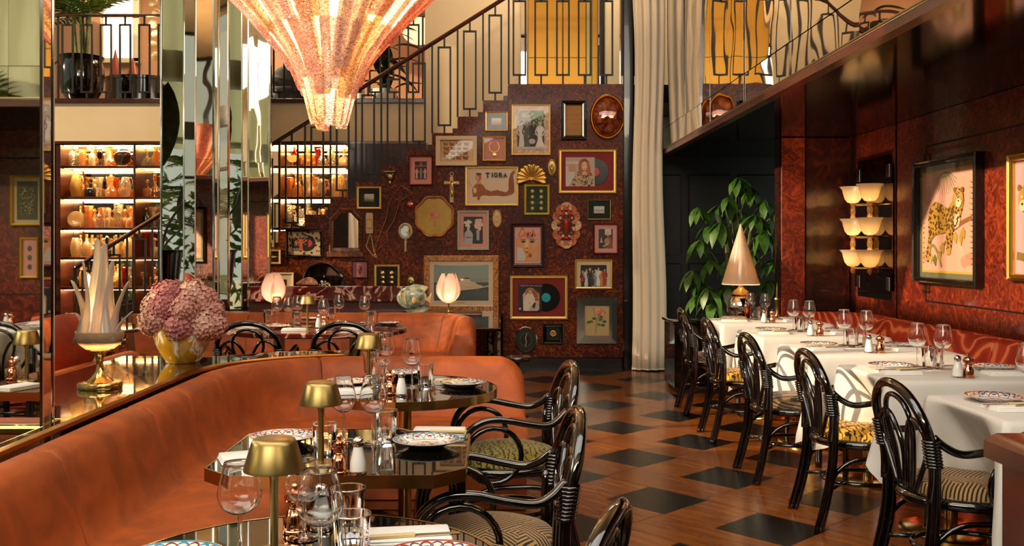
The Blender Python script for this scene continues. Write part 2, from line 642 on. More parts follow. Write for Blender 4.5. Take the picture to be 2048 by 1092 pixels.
obj('pane', MB().box(-.26, -.02, -.45, .26, .02, .9), emit('bright_window', '#fff0d8', 3.2), w2)
fr = MB()
for x in (-.29, 0.22, .27): fr.box(x - .025, -.05, -.5, x + .025, .03, .95)
fr.box(-.3, -.05, -.52, .3, .03, -.45); fr.box(-.3, -.05, .18, .3, .03, .2)
obj('frame', fr, CREAMF, w2)

# gold door on the landing with mirror strips
d1 = thing('door_1', 'satin gold double door on the upper landing', 'door', (mx_(1125), YM, ZL))
d1['kind'] = 'structure'
hw = (mx_(1195) - mx_(1055)) / 2
for s in (-1, 1):
    o = obj('leaf', MB().bbox(min(0, s * hw) + .004, -.05, 0, max(0, s * hw) - .004, -.003, 2.35, .006), OCHRE, d1)
    obj('joint', MB().box(min(0, s * hw) + .01, -.053, .52, max(0, s * hw) - .01, -.049, .527), BLACKM, o)
obj('post', MB().bbox(.28, -.075, 0, .36, -.05, 2.35, .01), BRASS_SATIN, d1)
for n, (a, b) in enumerate(((1042, 1053), (1196, 1209))):
    struct('trim_%d' % (6 + n), MB().box(mx_(a), YM - .02, ZL, mx_(b), YM - .002, 5.5), MIRROR, 'narrow mirror strip beside the gold door')

# right side: wall, panels, soffit, mirror frieze
wr = struct('wall_right', MB().box(XW, -4.2, 0, XW + .2, 8.75, ZS + .02), BURL_DARK, 'dark wall of burl panels below the mirror frieze')
def wy(px): return XW * F / (px - VX)
bays = [(wy(1714) , wy(1793)), (wy(1797), 4.75), (4.72, 2.2), (2.17, -.4), (-.43, -3)]
for a, b in bays:
    o = obj('panel', MB().bbox(XW - .012, min(a, b), .05, XW, max(a, b), ZS, .003), BURL_PANEL, wr)
for (a, b, z0, z1) in ((7.2, 4.4, .93, 2.10), (4.2, 1.9, .93, 2.10), (1.7, -1.2, .93, 2.10)):
    m = MB()
    x0, x1 = XW - .0155, XW - .012
    for z in (z0, z1): m.box(x0, b, z - .006, x1, a, z + .006)
    for y in (a, b): m.box(x0, y - .008, z0, x1, y + .008, z1)
    for y in (a, b):
        sgn = 1 if y == b else -1
        for z in (z0 + .12, z1 - .12):
            q = [(0, 0), (.09, 0), (.09, .11), (0, .11)]
            for c in range(4):
                (u, w), (u2, w2_) = q[c], q[(c + 1) % 4]
                ya, yb = sorted((y + sgn * (u - .03), y + sgn * (u2 - .03)))
                za, zb = sorted((z + w - .05, z + w2_ - .05))
                m.box(x0, ya - .005, za - .005, x1, yb + .005, zb + .005)
    obj('inlay_line', m, BLACKM, wr)
we = struct('wall_end', MB().box(2.62, 8.75, 0, XW + .2, 8.9, ZS + .02), BURL_DARK, 'lacquered end wall reflecting the wall lamp')
LACQ = burl('mirror_lacquer', '#140503', '#2c0c06', '#5a1c0c', 5, 1, .3, .015)
obj('panel', MB().bbox(2.86, 8.735, .1, XW - .02, 8.75, ZS - .005, .003), LACQ, we)
obj('panel', MB().bbox(2.63, 8.72, .1, 2.845, 8.75, ZS - .005, .003), BURL_PANEL, we)
struct('ceiling_lower', MB().box(XM, -4.2, ZS, XW + .2, 11.9, ZS + .06), SOFFIT, 'lacquered dark soffit over the white tables')
tr = struct('trim_8', MB().bbox(XM - .03, -4.2, ZS - .012, XM + .04, 10.4, ZS + .045, .008), MAHOG, 'polished wood rail below the mirror frieze')
obj('bead', MB().tube([(XM - .035, -4.2, ZS + .045), (XM - .035, 10.4, ZS + .045)], .007, 6), BRASS_SATIN, tr)
wm = struct('wall_mirror', MB().box(XM + .01, -4.2, ZS + .05, XM + .2, 10.7, 5.6), DARKWOOD, 'mirror frieze above the white tables')
ys = [10.4 - 1.12 * i for i in range(14)]
for i, y in enumerate(ys[:-1]):
    for z0, z1 in ((ZS + .05, 2.62), (2.625, 5.5)):
        q = MB().box(0, -.5588, z0, .003, .5588, z1)
        q.mi = [1, 1, 1, 1, 1, 0]
        o = obj('mirror_panel', q, [WAVY, DARKWOOD], wm, (XM - .004 , (y + ys[i + 1]) / 2, 0))
        o.rotation_euler.z = R.uniform(-.006, .006)
        o.rotation_euler.y = R.uniform(-.0015, .0015)

# dark recess behind the plant
dr = struct('wall_recess', MB().box(1.4, 10.72, 0, 4.2, 10.85, ZS + .1), BLACKM, 'near black panelled recess behind the big plant')
for x0, x1 in ((1.62, 2.1), (2.18, 2.66), (2.74, 3.2)):
    for z0, z1 in ((.25, 1.15), (1.25, 2.15)):
        obj('panel', MB().bbox(x0, 10.70, z0, x1, 10.72, z1, .012), BLACKM, dr)

# left side: tall windows to the garden
wl = struct('wall_left', MB().box(-5.75, -4.2, 0, -5.6, 10.95, .45).box(-5.75, 10.2, .45, -5.6, 10.95, 5.6).box(-5.76, -4.2, .45, -5.74, -4.1, 5.6), BURL_DARK)
for i in range(6):
    y0 = -4.0 + i * 2.35
    w = thing('window_%d' % (3 + i), 'tall garden window in the side wall', 'window', (-5.68, y0, .45), 0, 'garden windows')
    w['kind'] = 'structure'
    m = MB()
    for y in (0.03, 2.32): m.box(-.04, y - .03, 0, .04, y + .03, 5.15)
    for z in (.03, 2.25, 5.1): m.box(-.035, 0, z - .03, .035, 2.35, z + .03)
    m.box(-.06, 0, 3.0, .06, 2.35, 3.35)
    m.box(-.025, 1.16, 0, .025, 1.19, 5.1)
    obj('frame', m, DARKWOOD, w)
    obj('pane', MB().box(-.004, .06, .06, .004, 2.29, 5.07), PANE, w)
SHEER = translucent_sheer()
ORDS = ['first', 'second', 'third']
for i, y0 in enumerate((-2.85, -.45, 8.97)):  # last one is added, hung high to keep sun off the picture wall
    t = thing('sheer_curtain', 'drawn white sheer curtain at the side window, %s one from the street end' % ORDS[i], 'curtain', (-5.5, y0, .4))
    rows = [[(.05 * math.sin(u * 31) + .02 * math.sin(u * 13 + z), -1.22 + 2.44 * u, z) for u in [k / 90 for k in range(91)]] for z in (.02 if i < 2 else 2.15, 2.6, 3.4, 5.1)]
    obj('drape', MB().loft(rows, False), SHEER, t, angle=3)
    obj('heading', MB().box(-.06, -1.22, 5.1, .06, 1.22, 5.18), CREAMF, t)
# garden ground outside
struct('ground', MB().box(-30, -25, -.2, -5.75, 30, -.05), flat('garden_ground', '#4a5a28', .9))
# ================================================================== stair and mezzanine railings
def bar(m, x0, z0, x1, z1, y, w=.0195):
    if abs(x1 - x0) < 1e-6: m.box(x0 - w / 2, y - w / 2, min(z0, z1), x0 + w / 2, y + w / 2, max(z0, z1))
    else: m.box(min(x0, x1), y - w / 2, z0 - w / 2, max(x0, x1), y + w / 2, z0 + w / 2)
def rect(m, x0, z0, x1, z1, y, w=.0195):
    h = w / 2
    bar(m, x0, z0 - h, x0, z1 + h, y, w); bar(m, x1, z0 - h, x1, z1 + h, y, w)
    bar(m, x0 + h, z0, x1 - h, z0, y, w); bar(m, x0 + h, z1, x1 - h, z1, y, w)
def rail_y(px): return 98 - .628 * (px - 845)
YR = YB + .03
o0 = V((bx_(600), YR, 0))
bal = thing('stair_railing', 'black iron stair railing of upright rectangles under a wooden handrail', 'railing', o0)
def sub0(mb, o):
    mb.v = [tuple(V(p) - o) for p in mb.v]
    return mb
for k in range(1, NST + 1):
    xr, xl = 1017 - 51 * (k - 1), 1017 - 51 * k
    zt = ZL - RI * k
    cx = xl + 24.5
    m = MB()
    ztop, zbot = bz_(rail_y(cx) + 23), zt + 16 * S
    rect(m, bx_(cx - 12), zbot, bx_(cx + 12), ztop, YR)
    bar(m, bx_(cx), ztop, bx_(cx), bz_(rail_y(cx)), YR); bar(m, bx_(cx), zt, bx_(cx), zbot, YR)
    obj('baluster_frame', sub0(m, o0), IRON, bal)
    m = MB()
    bar(m, bx_(xl), zt - .0, bx_(xl), bz_(rail_y(xl)), YR)
    obj('baluster', sub0(m, o0), IRON, bal)
a, b = 150, 1017
hr = MB().tube([(bx_(a), YR, bz_(rail_y(a))), (bx_(b), YR, bz_(rail_y(b))), (bx_(b) + .05, YR, bz_(rail_y(b)) + .02)], .024, 8)
obj('handrail', sub0(hr, o0), MAHOG, bal)
# landing railing
o1 = V((bx_(1150), YR, ZL))
lr = thing('landing_railing', 'black iron railing along the landing above the picture wall', 'railing', o1)
zr = bz_(-24)
for i in range(6):
    cx = 1039 + 43.6 * i
    m = MB()
    rect(m, bx_(cx - 12), bz_(149), bx_(cx + 12), bz_(1), YR)
    bar(m, bx_(cx), ZL, bx_(cx), bz_(149), YR); bar(m, bx_(cx), bz_(1), bx_(cx), zr, YR)
    obj('baluster_frame', sub0(m, o1), IRON, lr)
for px in (1017.5, 1267):
    m = MB(); bar(m, bx_(px), ZL, bx_(px), zr, YR)
    obj('baluster', sub0(m, o1), IRON, lr)
obj('handrail', sub0(MB().tube([(bx_(1000), YR, zr), (bx_(1275), YR, zr)], .025, 8), o1), MAHOG, lr)
# mezzanine railing
o2 = V((mx_(400), YM + .05, ZL))
mr = thing('mezzanine_railing', 'black iron railing on the mezzanine above the bookcase', 'railing', o2)
ym = YM + .05
for i in range(-1, 20):
    cx = 131.5 + 38.6 * i
    if 330 < cx < 520 or cx > 850: continue
    m = MB()
    rect(m, mx_(cx - 10.5), mz_(183), mx_(cx + 10.5), mz_(48), ym, .02)
    bar(m, mx_(cx), mz_(198), mx_(cx), mz_(183), ym, .02); bar(m, mx_(cx), mz_(48), mx_(cx), mz_(29), ym, .02)
    obj('baluster_frame', sub0(m, o2), IRON, mr)
for px in (112.5, 540, 660, 845):
    m = MB(); bar(m, mx_(px), mz_(198), mx_(px), mz_(29), ym, .022)
    obj('baluster', sub0(m, o2), IRON, mr)
obj('handrail', sub0(MB().bbox(-6, ym - .03, mz_(31), mx_(850), ym + .03, mz_(26.5), .008), o2), MAHOG, mr)

# ================================================================== bookcase
BY = YM + .02
bc = thing('bookcase', 'tall wooden bookcase with lit shelves of amber glassware', 'bookcase', (-3.6, BY, 0))
ob = V((-3.6, BY, 0))
XL_, XR_ = mx_(118), mx_(694)
SHY = [331, 393, 454.5, 514, 574]             # shelf tops in the photo, at the bookcase's distance
SHZ = [mz_(y) for y in SHY]
DP = .34
for px in (106, 118):
    obj('side', sub0(MB().bbox(mx_(px) - .035, BY - .03, 0, mx_(px) + .02, BY + DP, mz_(287), .006), ob), MAHOG, bc)
for px in (268, 470, 558, 697):
    obj('divider', sub0(MB().bbox(mx_(px) - .014, BY - .01, .3, mx_(px) + .014, BY + DP, mz_(287), .004), ob), MAHOG, bc)
obj('back_mirror', sub0(MB().box(XL_, BY + DP, .3, XR_, BY + DP + .02, mz_(287)), ob), flat('bronze_mirror', (.62, .50, .34), .03, 1), bc)
for z in SHZ:
    o = obj('shelf', sub0(MB().bbox(XL_, BY, z - .035, XR_, BY + DP, z, .004), ob), MAHOG, bc)
    obj('light_strip', sub0(MB().box(XL_ + .03, BY + .05, z - .040, XR_ - .03, BY + .060, z - .036).box(XL_ + .03, BY + DP - .03, z - .040, XR_ - .03, BY + DP - .020, z - .036), ob), LED, o)
o = obj('top_board', sub0(MB().box(XL_, BY, mz_(290), XR_, BY + DP, mz_(287)), ob), MAHOG, bc)
obj('light_strip', sub0(MB().box(XL_ + .03, BY + .05, mz_(291.5), XR_ - .03, BY + .062, mz_(290)).box(XL_ + .03, BY + DP - .03, mz_(291.5), XR_ - .03, BY + DP - .018, mz_(290)), ob), LED, o)
for z in SHZ + [mz_(291)]:
    for pa_, pb_, e_ in ((124, 264, 7), (562, 690, 6)):
        lamp('AREA', 'shelf_light', ((mx_(pa_) + mx_(pb_)) / 2, BY + .055, z - .045), e_, (1, .72, .40), mx_(pb_) - mx_(pa_), aim((0, .55, -1)), .02)
obj('base_cupboard', sub0(MB().bbox(XL_, BY, .02, XR_, BY + DP, .42, .01), ob), MAHOG, bc)

# glassware prototypes
def lathe_obj(name, prof, m, parent=None, seg=14, wob=None, **kw):
    return obj(name, MB().lathe(prof, seg, wob=wob), m, parent, **kw)
def facet(n, a_):
    return lambda a, z: 1 + a_ * math.cos(n * a)
def make_decanter(m):
    t = thing('decanter', 'x', 'decanter')
    lathe_obj('body', [(.001, 0), (.055, 0), (.062, .012), (.062, .085), (.05, .105), (.018, .118), (.016, .15), (.024, .157), (.018, .157)], m, t, 8)
    lathe_obj('stopper', [(.012, .15), (.010, .165), (.026, .185), (.022, .205), (.001, .215)], m, t, 8)
    return t
def make_carafe(m):
    t = thing('carafe', 'x', 'carafe')
    lathe_obj('body', [(.001, 0), (.06, 0), (.07, .03), (.055, .09), (.02, .14), (.018, .2), (.03, .225), (.027, .225)], m, t)
    lathe_obj('stopper', [(.012, .22), (.022, .245), (.012, .27), (.001, .275)], m, t, 10)
    return t
def make_jug(m):
    t = thing('jug', 'x', 'jug')
    lathe_obj('body', [(.001, 0), (.045, 0), (.058, .06), (.06, .12), (.045, .19), (.036, .225), (.033, .225), (.04, .19)], m, t)
    obj('handle', MB().tube(sp([(.042, 0, .2), (.075, 0, .21), (.092, 0, .17), (.08, 0, .12), (.055, 0, .08)]), .007, 6), m, t)
    return t
def make_vase(m):
    t = thing('vase', 'x', 'vase')
    lathe_obj('body', [(.001, 0), (.032, 0), (.03, .06), (.036, .15), (.048, .23), (.044, .23), (.03, .12)], m, t, 12, facet(6, .05))
    lathe_obj('rim', [(.044, .228), (.05, .232), (.046, .238)], m, t, 12)
    return t
def make_bowl(m):
    t = thing('glass_bowl', 'x', 'bowl')
    lathe_obj('bowl', [(.001, .05), (.03, .05), (.06, .075), (.08, .115), (.076, .115), (.05, .075)], m, t, 14, facet(7, .05))
    lathe_obj('foot', [(.04, 0), (.042, .006), (.012, .015), (.012, .045), (.03, .052)], m, t)
    return t
def make_plate_(m):
    t = thing('display_plate', 'x', 'plate')
    obj('plate', MB().lathe([(.001, 0), (.05, .004), (.085, .016), (.095, .016), (.085, .008), (.05, -.004), (.001, -.006)], 20), m, t, (0, .02, .095), (math.radians(78), 0, 0))
    obj('stand', MB().tube([(-.03, -.02, .004), (-.03, .04, .004), (-.03, .05, .06)], .004, 5).tube([(.03, -.02, .004), (.03, .04, .004), (.03, .05, .06)], .004, 5), BRASS, t)
    return t
def make_goblet(m):
    t = thing('goblet', 'x', 'goblet')
    lathe_obj('bowl', [(.001, .075), (.025, .085), (.036, .12), (.034, .165), (.031, .165), (.032, .12)], m, t)
    lathe_obj('stem', [(.032, 0), (.03, .005), (.007, .012), (.011, .04), (.006, .075)], m, t, 10)
    return t
def make_bottle(m):
    t = thing('liquor_bottle', 'x', 'bottle')
    lathe_obj('body', [(.001, 0), (.038, 0), (.042, .01), (.042, .13), (.036, .15), (.014, .175), (.013, .215), (.017, .22), (.012, .222)], m, t, 10)
    lathe_obj('cap', [(.015, .215), (.016, .245), (.001, .246)], GOLD, t, 10)
    return t
kinds = [('decanter', make_decanter, .066), ('carafe', make_carafe, .072), ('jug', make_jug, .085), ('vase', make_vase, .055),
         ('footed bowl', make_bowl, .084), ('plate on a stand', make_plate_, .10), ('goblet', make_goblet, .042), ('bottle', make_bottle, .046)]
gcols = [('amber', AMBERG), ('honey', HONEYG), ('ruby', REDG), ('smoked', SMOKEG), ('clear', PALEG), ('opal yellow', YELLOWG)]
cache = {}
ORD = ['first', 'second', 'third', 'fourth', 'fifth', 'sixth', 'seventh', 'eighth', 'ninth', 'tenth', 'eleventh', 'twelfth', 'thirteenth', 'fourteenth', 'fifteenth', 'sixteenth']
rb = random.Random(11)
wts = [0, 0, 0, 1, 1, 1, 2, 3, 4, 4, 4]
secs = [('widest bay', 124, 264, 6), ('bay by the column', 272, 322, 6), ('bay behind the stair', 562, 691, 4)]
for nm, pa, pb, ns in secs:
    for si, z in enumerate(SHZ[:5]):
        if si >= ns: continue
        x, i = mx_(pa) + .02, 0
        xe = mx_(pb)
        if nm == 'bay behind the stair': xe = min(xe, bx_(1017) + .0)
        while True:
            kn, fn, r = rb.choice(kinds)
            gi = rb.choice(wts)
            if si == 1 and i == 0 and nm == 'widest bay': kn, fn, r, gi = kinds[2] + (5,)
            cn, gm = gcols[gi]
            if x + 2 * r > xe: break
            sc = rb.uniform(.95, 1.25)
            if (kn, cn) not in cache: cache[(kn, cn)] = First(fn(gm))
            o = cache[(kn, cn)].put((x + r, BY + .10 + rb.uniform(-.03, .05), z + .0005), rb.uniform(-.4, .4) if kn != 'plate on a stand' else 0,
                '%s glass %s, %s on the %s shelf, %s' % (cn, kn, ORD[i], ['top', 'second', 'third', 'fourth', 'fifth'][si], nm), 'glassware in the lit bookcase')
            o.scale = (sc, sc, sc)
            # something taller stands behind it
            x += 2 * r * sc * .94 + rb.uniform(.0, .02)
            i += 1
            if i > 15: break
        # back row, seen between the front pieces
        x, i = mx_(pa) + .06, 0
        while True:
            kn, fn, r = rb.choice([kinds[0], kinds[1], kinds[3], kinds[7]])
            cn, gm = gcols[rb.choice(wts)]
            if x + 2 * r > xe: break
            if (kn, cn) not in cache: cache[(kn, cn)] = First(fn(gm))
            o = cache[(kn, cn)].put((x + r, BY + .26, z + .0005), rb.uniform(-.4, .4),
                '%s glass %s, %s in back on the %s shelf, %s' % (cn, kn, ORD[i], ['top', 'second', 'third', 'fourth', 'fifth'][si], nm), 'glassware in the lit bookcase')
            o.scale = (1.12, 1.12, 1.12)
            x += 2 * r * 1.1 + rb.uniform(.02, .06)
            i += 1
            if i > 15: break

# ================================================================== mirrored column and mirrored pier
mc = thing('mirrored_column', 'tall column clad in folded mirror strips', 'column', (-2.55, 9.4, 0))
om = V((-2.55, 9.4, 0))
Y0 = 9.35
pxs = [(322, 0), (368, -.115), (391, -.09), (437, .08), (484, -.055), (497, -.018), (540, .10)]
Pp = [V(((p - VX) / F * (Y0 + d), Y0 + d, 0)) for p, d in pxs]
for i in range(6):
    a, b = Pp[i], Pp[i + 1]
    n = V((b - a).to_tuple()).cross(V((0, 0, 1))).normalized()
    q = MB()
    vs = [a, b, b - n * .02, a - n * .02]
    q.prism([(p.x, p.y) for p in vs], .0, 5.55)
    obj('mirror_strip', sub0(q, om), MIRROR, mc, smooth=False)
for p in Pp:
    obj('edge_trim', sub0(MB().box(p.x - .006, p.y - .012, 0, p.x + .006, p.y + .004, 5.55), om), CHROME, mc)
obj('core', sub0(MB().prism([(Pp[0].x + .02, Y0 + .14), (Pp[-1].x - .02, Y0 + .14), (Pp[-1].x - .1, Y0 + .6), (Pp[0].x + .1, Y0 + .6)], 0, 5.5), om), DARKWOOD, mc)
pe = V((-1.58, 3.31, 0))
mp = thing('mirrored_pier', 'tall mirrored pier reflecting the white tables beside the banquette', 'mirror', pe)
q = MB().prism([(0, 0), (-1.3, -1.3), (-1.33, -1.27), (-.03, .03)][::-1], 0, 5.5)
obj('mirror_panel', q, MIRROR, mp, smooth=False)
obj('mirror_strip', MB().prism([(.001, .001), (-.008, .10), (-.03, .10), (-.03, .03)], 0, 5.5), MIRROR, mp, smooth=False)
obj('edge_trim', MB().box(-.003, -.005, 0, .006, .004, 5.5), CHROME, mp)
obj('edge_trim', MB().box(-.012, .097, 0, -.003, .106, 5.5), CHROME, mp)

# ================================================================== curtains
def curtain(name, x, y, z0, z1, w, label, waves=7, amp=.045):
    t = thing(name, label, 'curtain', (x, y, 0))
    rings = []
    for j in range(24):
        f = j / 23
        z = z0 + (z1 - z0) * f
        ww = w * (1 - .10 * math.sin(f * PI * 1.2) + .05 * math.sin(f * 9))
        ring = []
        for i in range(61):
            u = i / 60
            ring.append(((u - .5) * ww + .012 * math.sin(z * 2.3), amp * math.sin(u * waves * 2 * PI + .5 * math.sin(z * 1.1)) * (.7 + .3 * math.sin(u * 5)) - .05 * math.sin(u * PI), z))
        rings.append(ring)
    q = MB().loft(rings, False)
    o = obj('drape', q, CURTAIN, t, angle=3)
    md = o.modifiers.new('thick', 'SOLIDIFY'); md.thickness = .006
    obj('hem', MB().tube([(p[0], p[1] - .002, z0 + .01) for p in rings[0]], .006, 5), CURTAIN, t)
    return t
curtain('curtain', 1.655, 10.22, .012, 5.55, .36, 'long cream curtain gathered at the end of the picture wall', 4, .02)
for i, y in enumerate((-3.9, 1.45, 7.8)):  # middle one is placed and widened to block sun from the nearest cloth
    c = curtain('window_curtain', -5.28, y, .46, 5.5, 1.1 if i == 1 else .7, 'cream curtain at a side window, %s from the stair' % ['third', 'second', 'first'][i], 8)
    c.rotation_euler.z = PI / 2
# ================================================================== banquettes
def densify(path, step=.06):
    out = []
    for a, b in zip(path[:-1], path[1:]):
        a, b = V(a + (0,)), V(b + (0,))
        n = max(1, int((b - a).length / step))
        for i in range(n): out.append(a.lerp(b, i / n))
    out.append(V(path[-1] + (0,)))
    return out
def arc(cx, cy, r, a0, a1, n=10):
    return [(cx + r * math.cos(math.radians(a0 + (a1 - a0) * i / n)), cy + r * math.sin(math.radians(a0 + (a1 - a0) * i / n))) for i in range(n + 1)]
def banquette(name, label, path, side, hb, hs, depth, m, splits, end0=False, end1=False, thick=.24, rise=.05):
    """path: line where back meets seat; side +1: the back lies to the left of travel"""
    P = densify(path)
    n = len(P)
    nor = []
    for i in range(n):
        t = (P[min(i + 1, n - 1)] - P[max(i - 1, 0)]).normalized()
        nor.append(V((-t.y, t.x, 0)) * side)
    c = V((sum(p.x for p in P) / n, sum(p.y for p in P) / n, 0))
    t = thing(name, label, 'banquette', c)
    def dist(i): return sum((P[k + 1] - P[k]).length for k in range(i))
    L = [0]
    for k in range(n - 1): L.append(L[-1] + (P[k + 1] - P[k]).length)
    tot = L[-1]
    hr = hb - hs
    back = [(-.03, 0), (.012, .02), (.04, hr * .35), (.075, hr * .72), (.095, hr * .9), (.125, hr * .98), (.165, hr), (.205, hr * .97), (thick - .01, hr * .88), (thick, hr * .7), (thick, -hs + .03), (.02, -hs + .03)]
    seat = [(.03, -.06), (.03, 0), (-.04, .012), (-depth * .5, .016), (-depth + .06, .008), (-depth + .02, -.006), (-depth, -.035), (-depth, -.09), (-depth + .012, -.105), (.0, -.105)]
    base = [(.1, -hs + .01), (.1, -.10), (-depth + .035, -.10), (-depth + .035, -hs + .07), (-depth + .07, -hs + .07), (-depth + .07, -hs + .01)]
    cuts = [0] + [s * tot for s in splits] + [tot]
    def sweep(prof, d0, d1, endfall0, endfall1, gap):
        idx = [i for i in range(n) if d0 + gap - 1e-6 <= L[i] <= d1 - gap + 1e-6]
        st = []
        def at(d):
            for k in range(n - 1):
                if L[k] <= d <= L[k + 1] + 1e-9:
                    f = (d - L[k]) / max(1e-9, L[k + 1] - L[k])
                    return P[k].lerp(P[k + 1], f), nor[k].lerp(nor[k + 1], f).normalized()
            return P[-1], nor[-1]
        ds = sorted(set([d0 + gap, d0 + gap + .006, d0 + gap + .02] + [L[i] for i in idx] + [d1 - gap - .02, d1 - gap - .006, d1 - gap]))
        if endfall0: ds = sorted(set(ds + [d0 + gap + .16 * k / 8 for k in range(9)]))
        if endfall1: ds = sorted(set(ds + [d1 - gap - .16 * k / 8 for k in range(9)]))
        rings = []
        cen = (sum(p[0] for p in prof) / len(prof), sum(p[1] for p in prof) / len(prof))
        for d in ds:
            p, nn = at(d)
            e = min(d - d0 - gap, d1 - gap - d)
            k = 1 if e > .019 else (.985 if e > .005 else .955)
            fall = 1
            for flag, q in ((endfall0, d - d0 - gap), (endfall1, d1 - gap - d)):
                if flag and q < .16: fall = .5 + .5 * math.sqrt(max(0, 1 - (1 - q / .16) ** 2))
            ring = []
            for o, z in prof:
                o2, z2 = cen[0] + (o - cen[0]) * k, cen[1] + (z - cen[1]) * k
                if z2 > 0: z2 *= fall
                q = p + nn * o2 - c
                ring.append((q.x, q.y, hs + z2))
            rings.append(ring)
        if side < 0: rings = rings[::-1]
        return MB().loft(rings, True, True, True)
    for i in range(len(cuts) - 1):
        obj('back_cushion', sweep(back, cuts[i], cuts[i + 1], end0 and i == 0, end1 and i == len(cuts) - 2, .0015), m, t, angle=1.2)
    sc = [0] + [s * tot for s in splits[::2]] + [tot]
    for i in range(len(sc) - 1):
        obj('seat_cushion', sweep(seat, sc[i], sc[i + 1], False, False, .0015), m, t, angle=1.2)
    obj('base', sweep(base, .01, tot - .01, False, False, 0), m, t, angle=.6)
    return t
banquette('curved_banquette', 'large curved orange velvet banquette around the glass-topped tables in front',
    [(-1.25, .3), (-1.25, 4.75)] + arc(-.75, 4.75, .5, 180, 90)[1:] + [(.17, 5.25)], 1, .72, .40, .50, ORANGE,
    [.17, .30, .43, .56, .63, .70, .82], end1=True)
banquette('marble_table_banquette', 'orange velvet banquette behind the long marble table',
    [(-3.1, 8.2)] + [(-2.9, 8.35)] + [(-.75, 8.35)] + arc(-.75, 8.0, .35, 90, 0)[1:] + [(-.40, 7.55)], 1, .75, .42, .52, ORANGE,
    [.12, .28, .46, .62, .78, .9], end1=True)
banquette('white_table_banquette', 'long red velvet banquette against the burl wall beside the white tables',
    [(2.58, 8.02), (2.86, 8.02)] + arc(2.86, 7.9, .12, 90, 0, 4)[1:] + [(2.98, 1.0)], 1, .78, .45, .40, RED,
    [.06, .20, .34, .48, .62, .76, .9], thick=.24)
banquette('window_banquette', 'orange velvet booth seat beyond the polished console, its back turned',
    [(-2.42, 3.5), (-2.42, 5.9)], -1, .70, .40, .5, ORANGE, [.4])
# loose cushion on it
q = MB()
q.ball((0, 0, 0), .2, 20, 12, (1, .34, .9))
tag(obj('throw_cushion', q, RUST, None, pt(128, 692, 5.25), (.1, 0, .9)), 'plump rust velvet cushion on the booth seat beyond the console', 'cushion')

# ================================================================== console behind the curved banquette
cn = thing('console', 'polished brown marble console top behind the curved banquette', 'console', (-1.9, 4.3, 0))
oc = V((-1.9, 4.3, 0))
top = [(-1.575, 2.5), (-1.54, 2.5), (-1.54, 4.75)] + arc(-.75, 4.75, .79, 180, 100, 8)[1:] + [(-.88, 5.72), (-1.3, 5.62), (-1.72, 5.3), (-1.85, 5.3), (-1.87, 5.42), (-2.12, 5.42), (-2.12, 3.46), (-1.575, 3.46)]
obj('top', sub0(MB().prism(top[::-1], .69, .72), oc), CONSOLE, cn, smooth=False)
obj('edge_band', sub0(MB().tube([(x, y, .705) for x, y in top], .0155, 6, True), oc), BRASS, cn)
inn = [(-1.6, 3.5), (-1.6, 4.75)] + arc(-.75, 4.75, .85, 180, 105, 8)[1:] + [(-1.0, 5.62), (-1.3, 5.55), (-1.72, 5.25), (-2.08, 5.35), (-2.08, 3.5)]
obj('body', sub0(MB().prism(inn[::-1], 0, .69), oc), DARKWOOD, cn, smooth=False)

# dark table far to the side with its brass edge
ft_ = thing('side_table', 'brown marble table with curved edge beyond the console', 'table', (-3.2, 7.2, 0))
o_ = V((-3.2, 7.2, 0))
tp = arc(-3.35, 7.25, .62, -90, 90, 14) + [(-3.9, 7.87), (-3.9, 6.63)]
obj('tabletop', sub0(MB().prism(tp, .69, .72), o_), CONSOLE, ft_, smooth=False)
obj('edge_band', sub0(MB().tube([(x, y, .705) for x, y in tp], .016, 6, True), o_), MAHOG, ft_)
obj('leg', sub0(MB().lathe([(.2, 0), (.2, .02), (.04, .04), (.04, .69)], 16, (-3.4, 7.25, 0)), o_), BRASS, ft_)

# ledge, partition and side counter behind the marble-table banquette
pa = thing('partition', 'red veined marble ledge over a wood partition behind the banquette', 'partition', (-1.4, 9.05, 0))
op_ = V((-1.4, 9.05, 0))
x0, x1 = (498 - VX) / F * 9.0, (852 - VX) / F * 9.0
obj('ledge', sub0(MB().bbox(x0 - .3, 8.62, .70, -.12, 9.0, .73, .006), op_), MAHOG, pa)
obj('panel', sub0(MB().bbox(x0, 8.98, 0, x1, 9.06, .84, .004), op_), MAHOG, pa)
obj('marble_upstand', sub0(MB().bbox(x0 - .01, 8.965, .845, x1 + .01, 9.07, .965, .006), op_), MARBLE, pa)
obj('marble_top', sub0(MB().bbox(x0 - .03, 8.93, .825, x1 + .03, 9.07, .845, .006), op_), MARBLE, pa)
ct = thing('side_counter', 'glossy black counter running back to the picture wall', 'counter', (-.08, 9.2, 0))
oo = V((-.08, 9.2, 0))
obj('top', sub0(MB().bbox(-.30, 8.0, .625, .05, 10.40, .655, .008), oo), BLACKTOP, ct, smooth=False)
for y in [8.12 + i * .28 for i in range(8)]:
    obj('slat', sub0(MB().bbox(-.02, y, .0, .02, y + .24, .625, .01), oo), DARKWOOD, ct)
so = thing('bistro_stool', 'small round dark stool behind the curved banquette', 'stool', (.18, 7.5, 0))
obj('seat', MB().lathe([(.001, .44), (.1, .44), (.105, .45), (.105, .465), (.1, .475), (.001, .475)], 20), DARKWOOD, so)
obj('post', MB().lathe([(.09, 0), (.09, .012), (.02, .03), (.018, .44)], 16), BLACK, so)

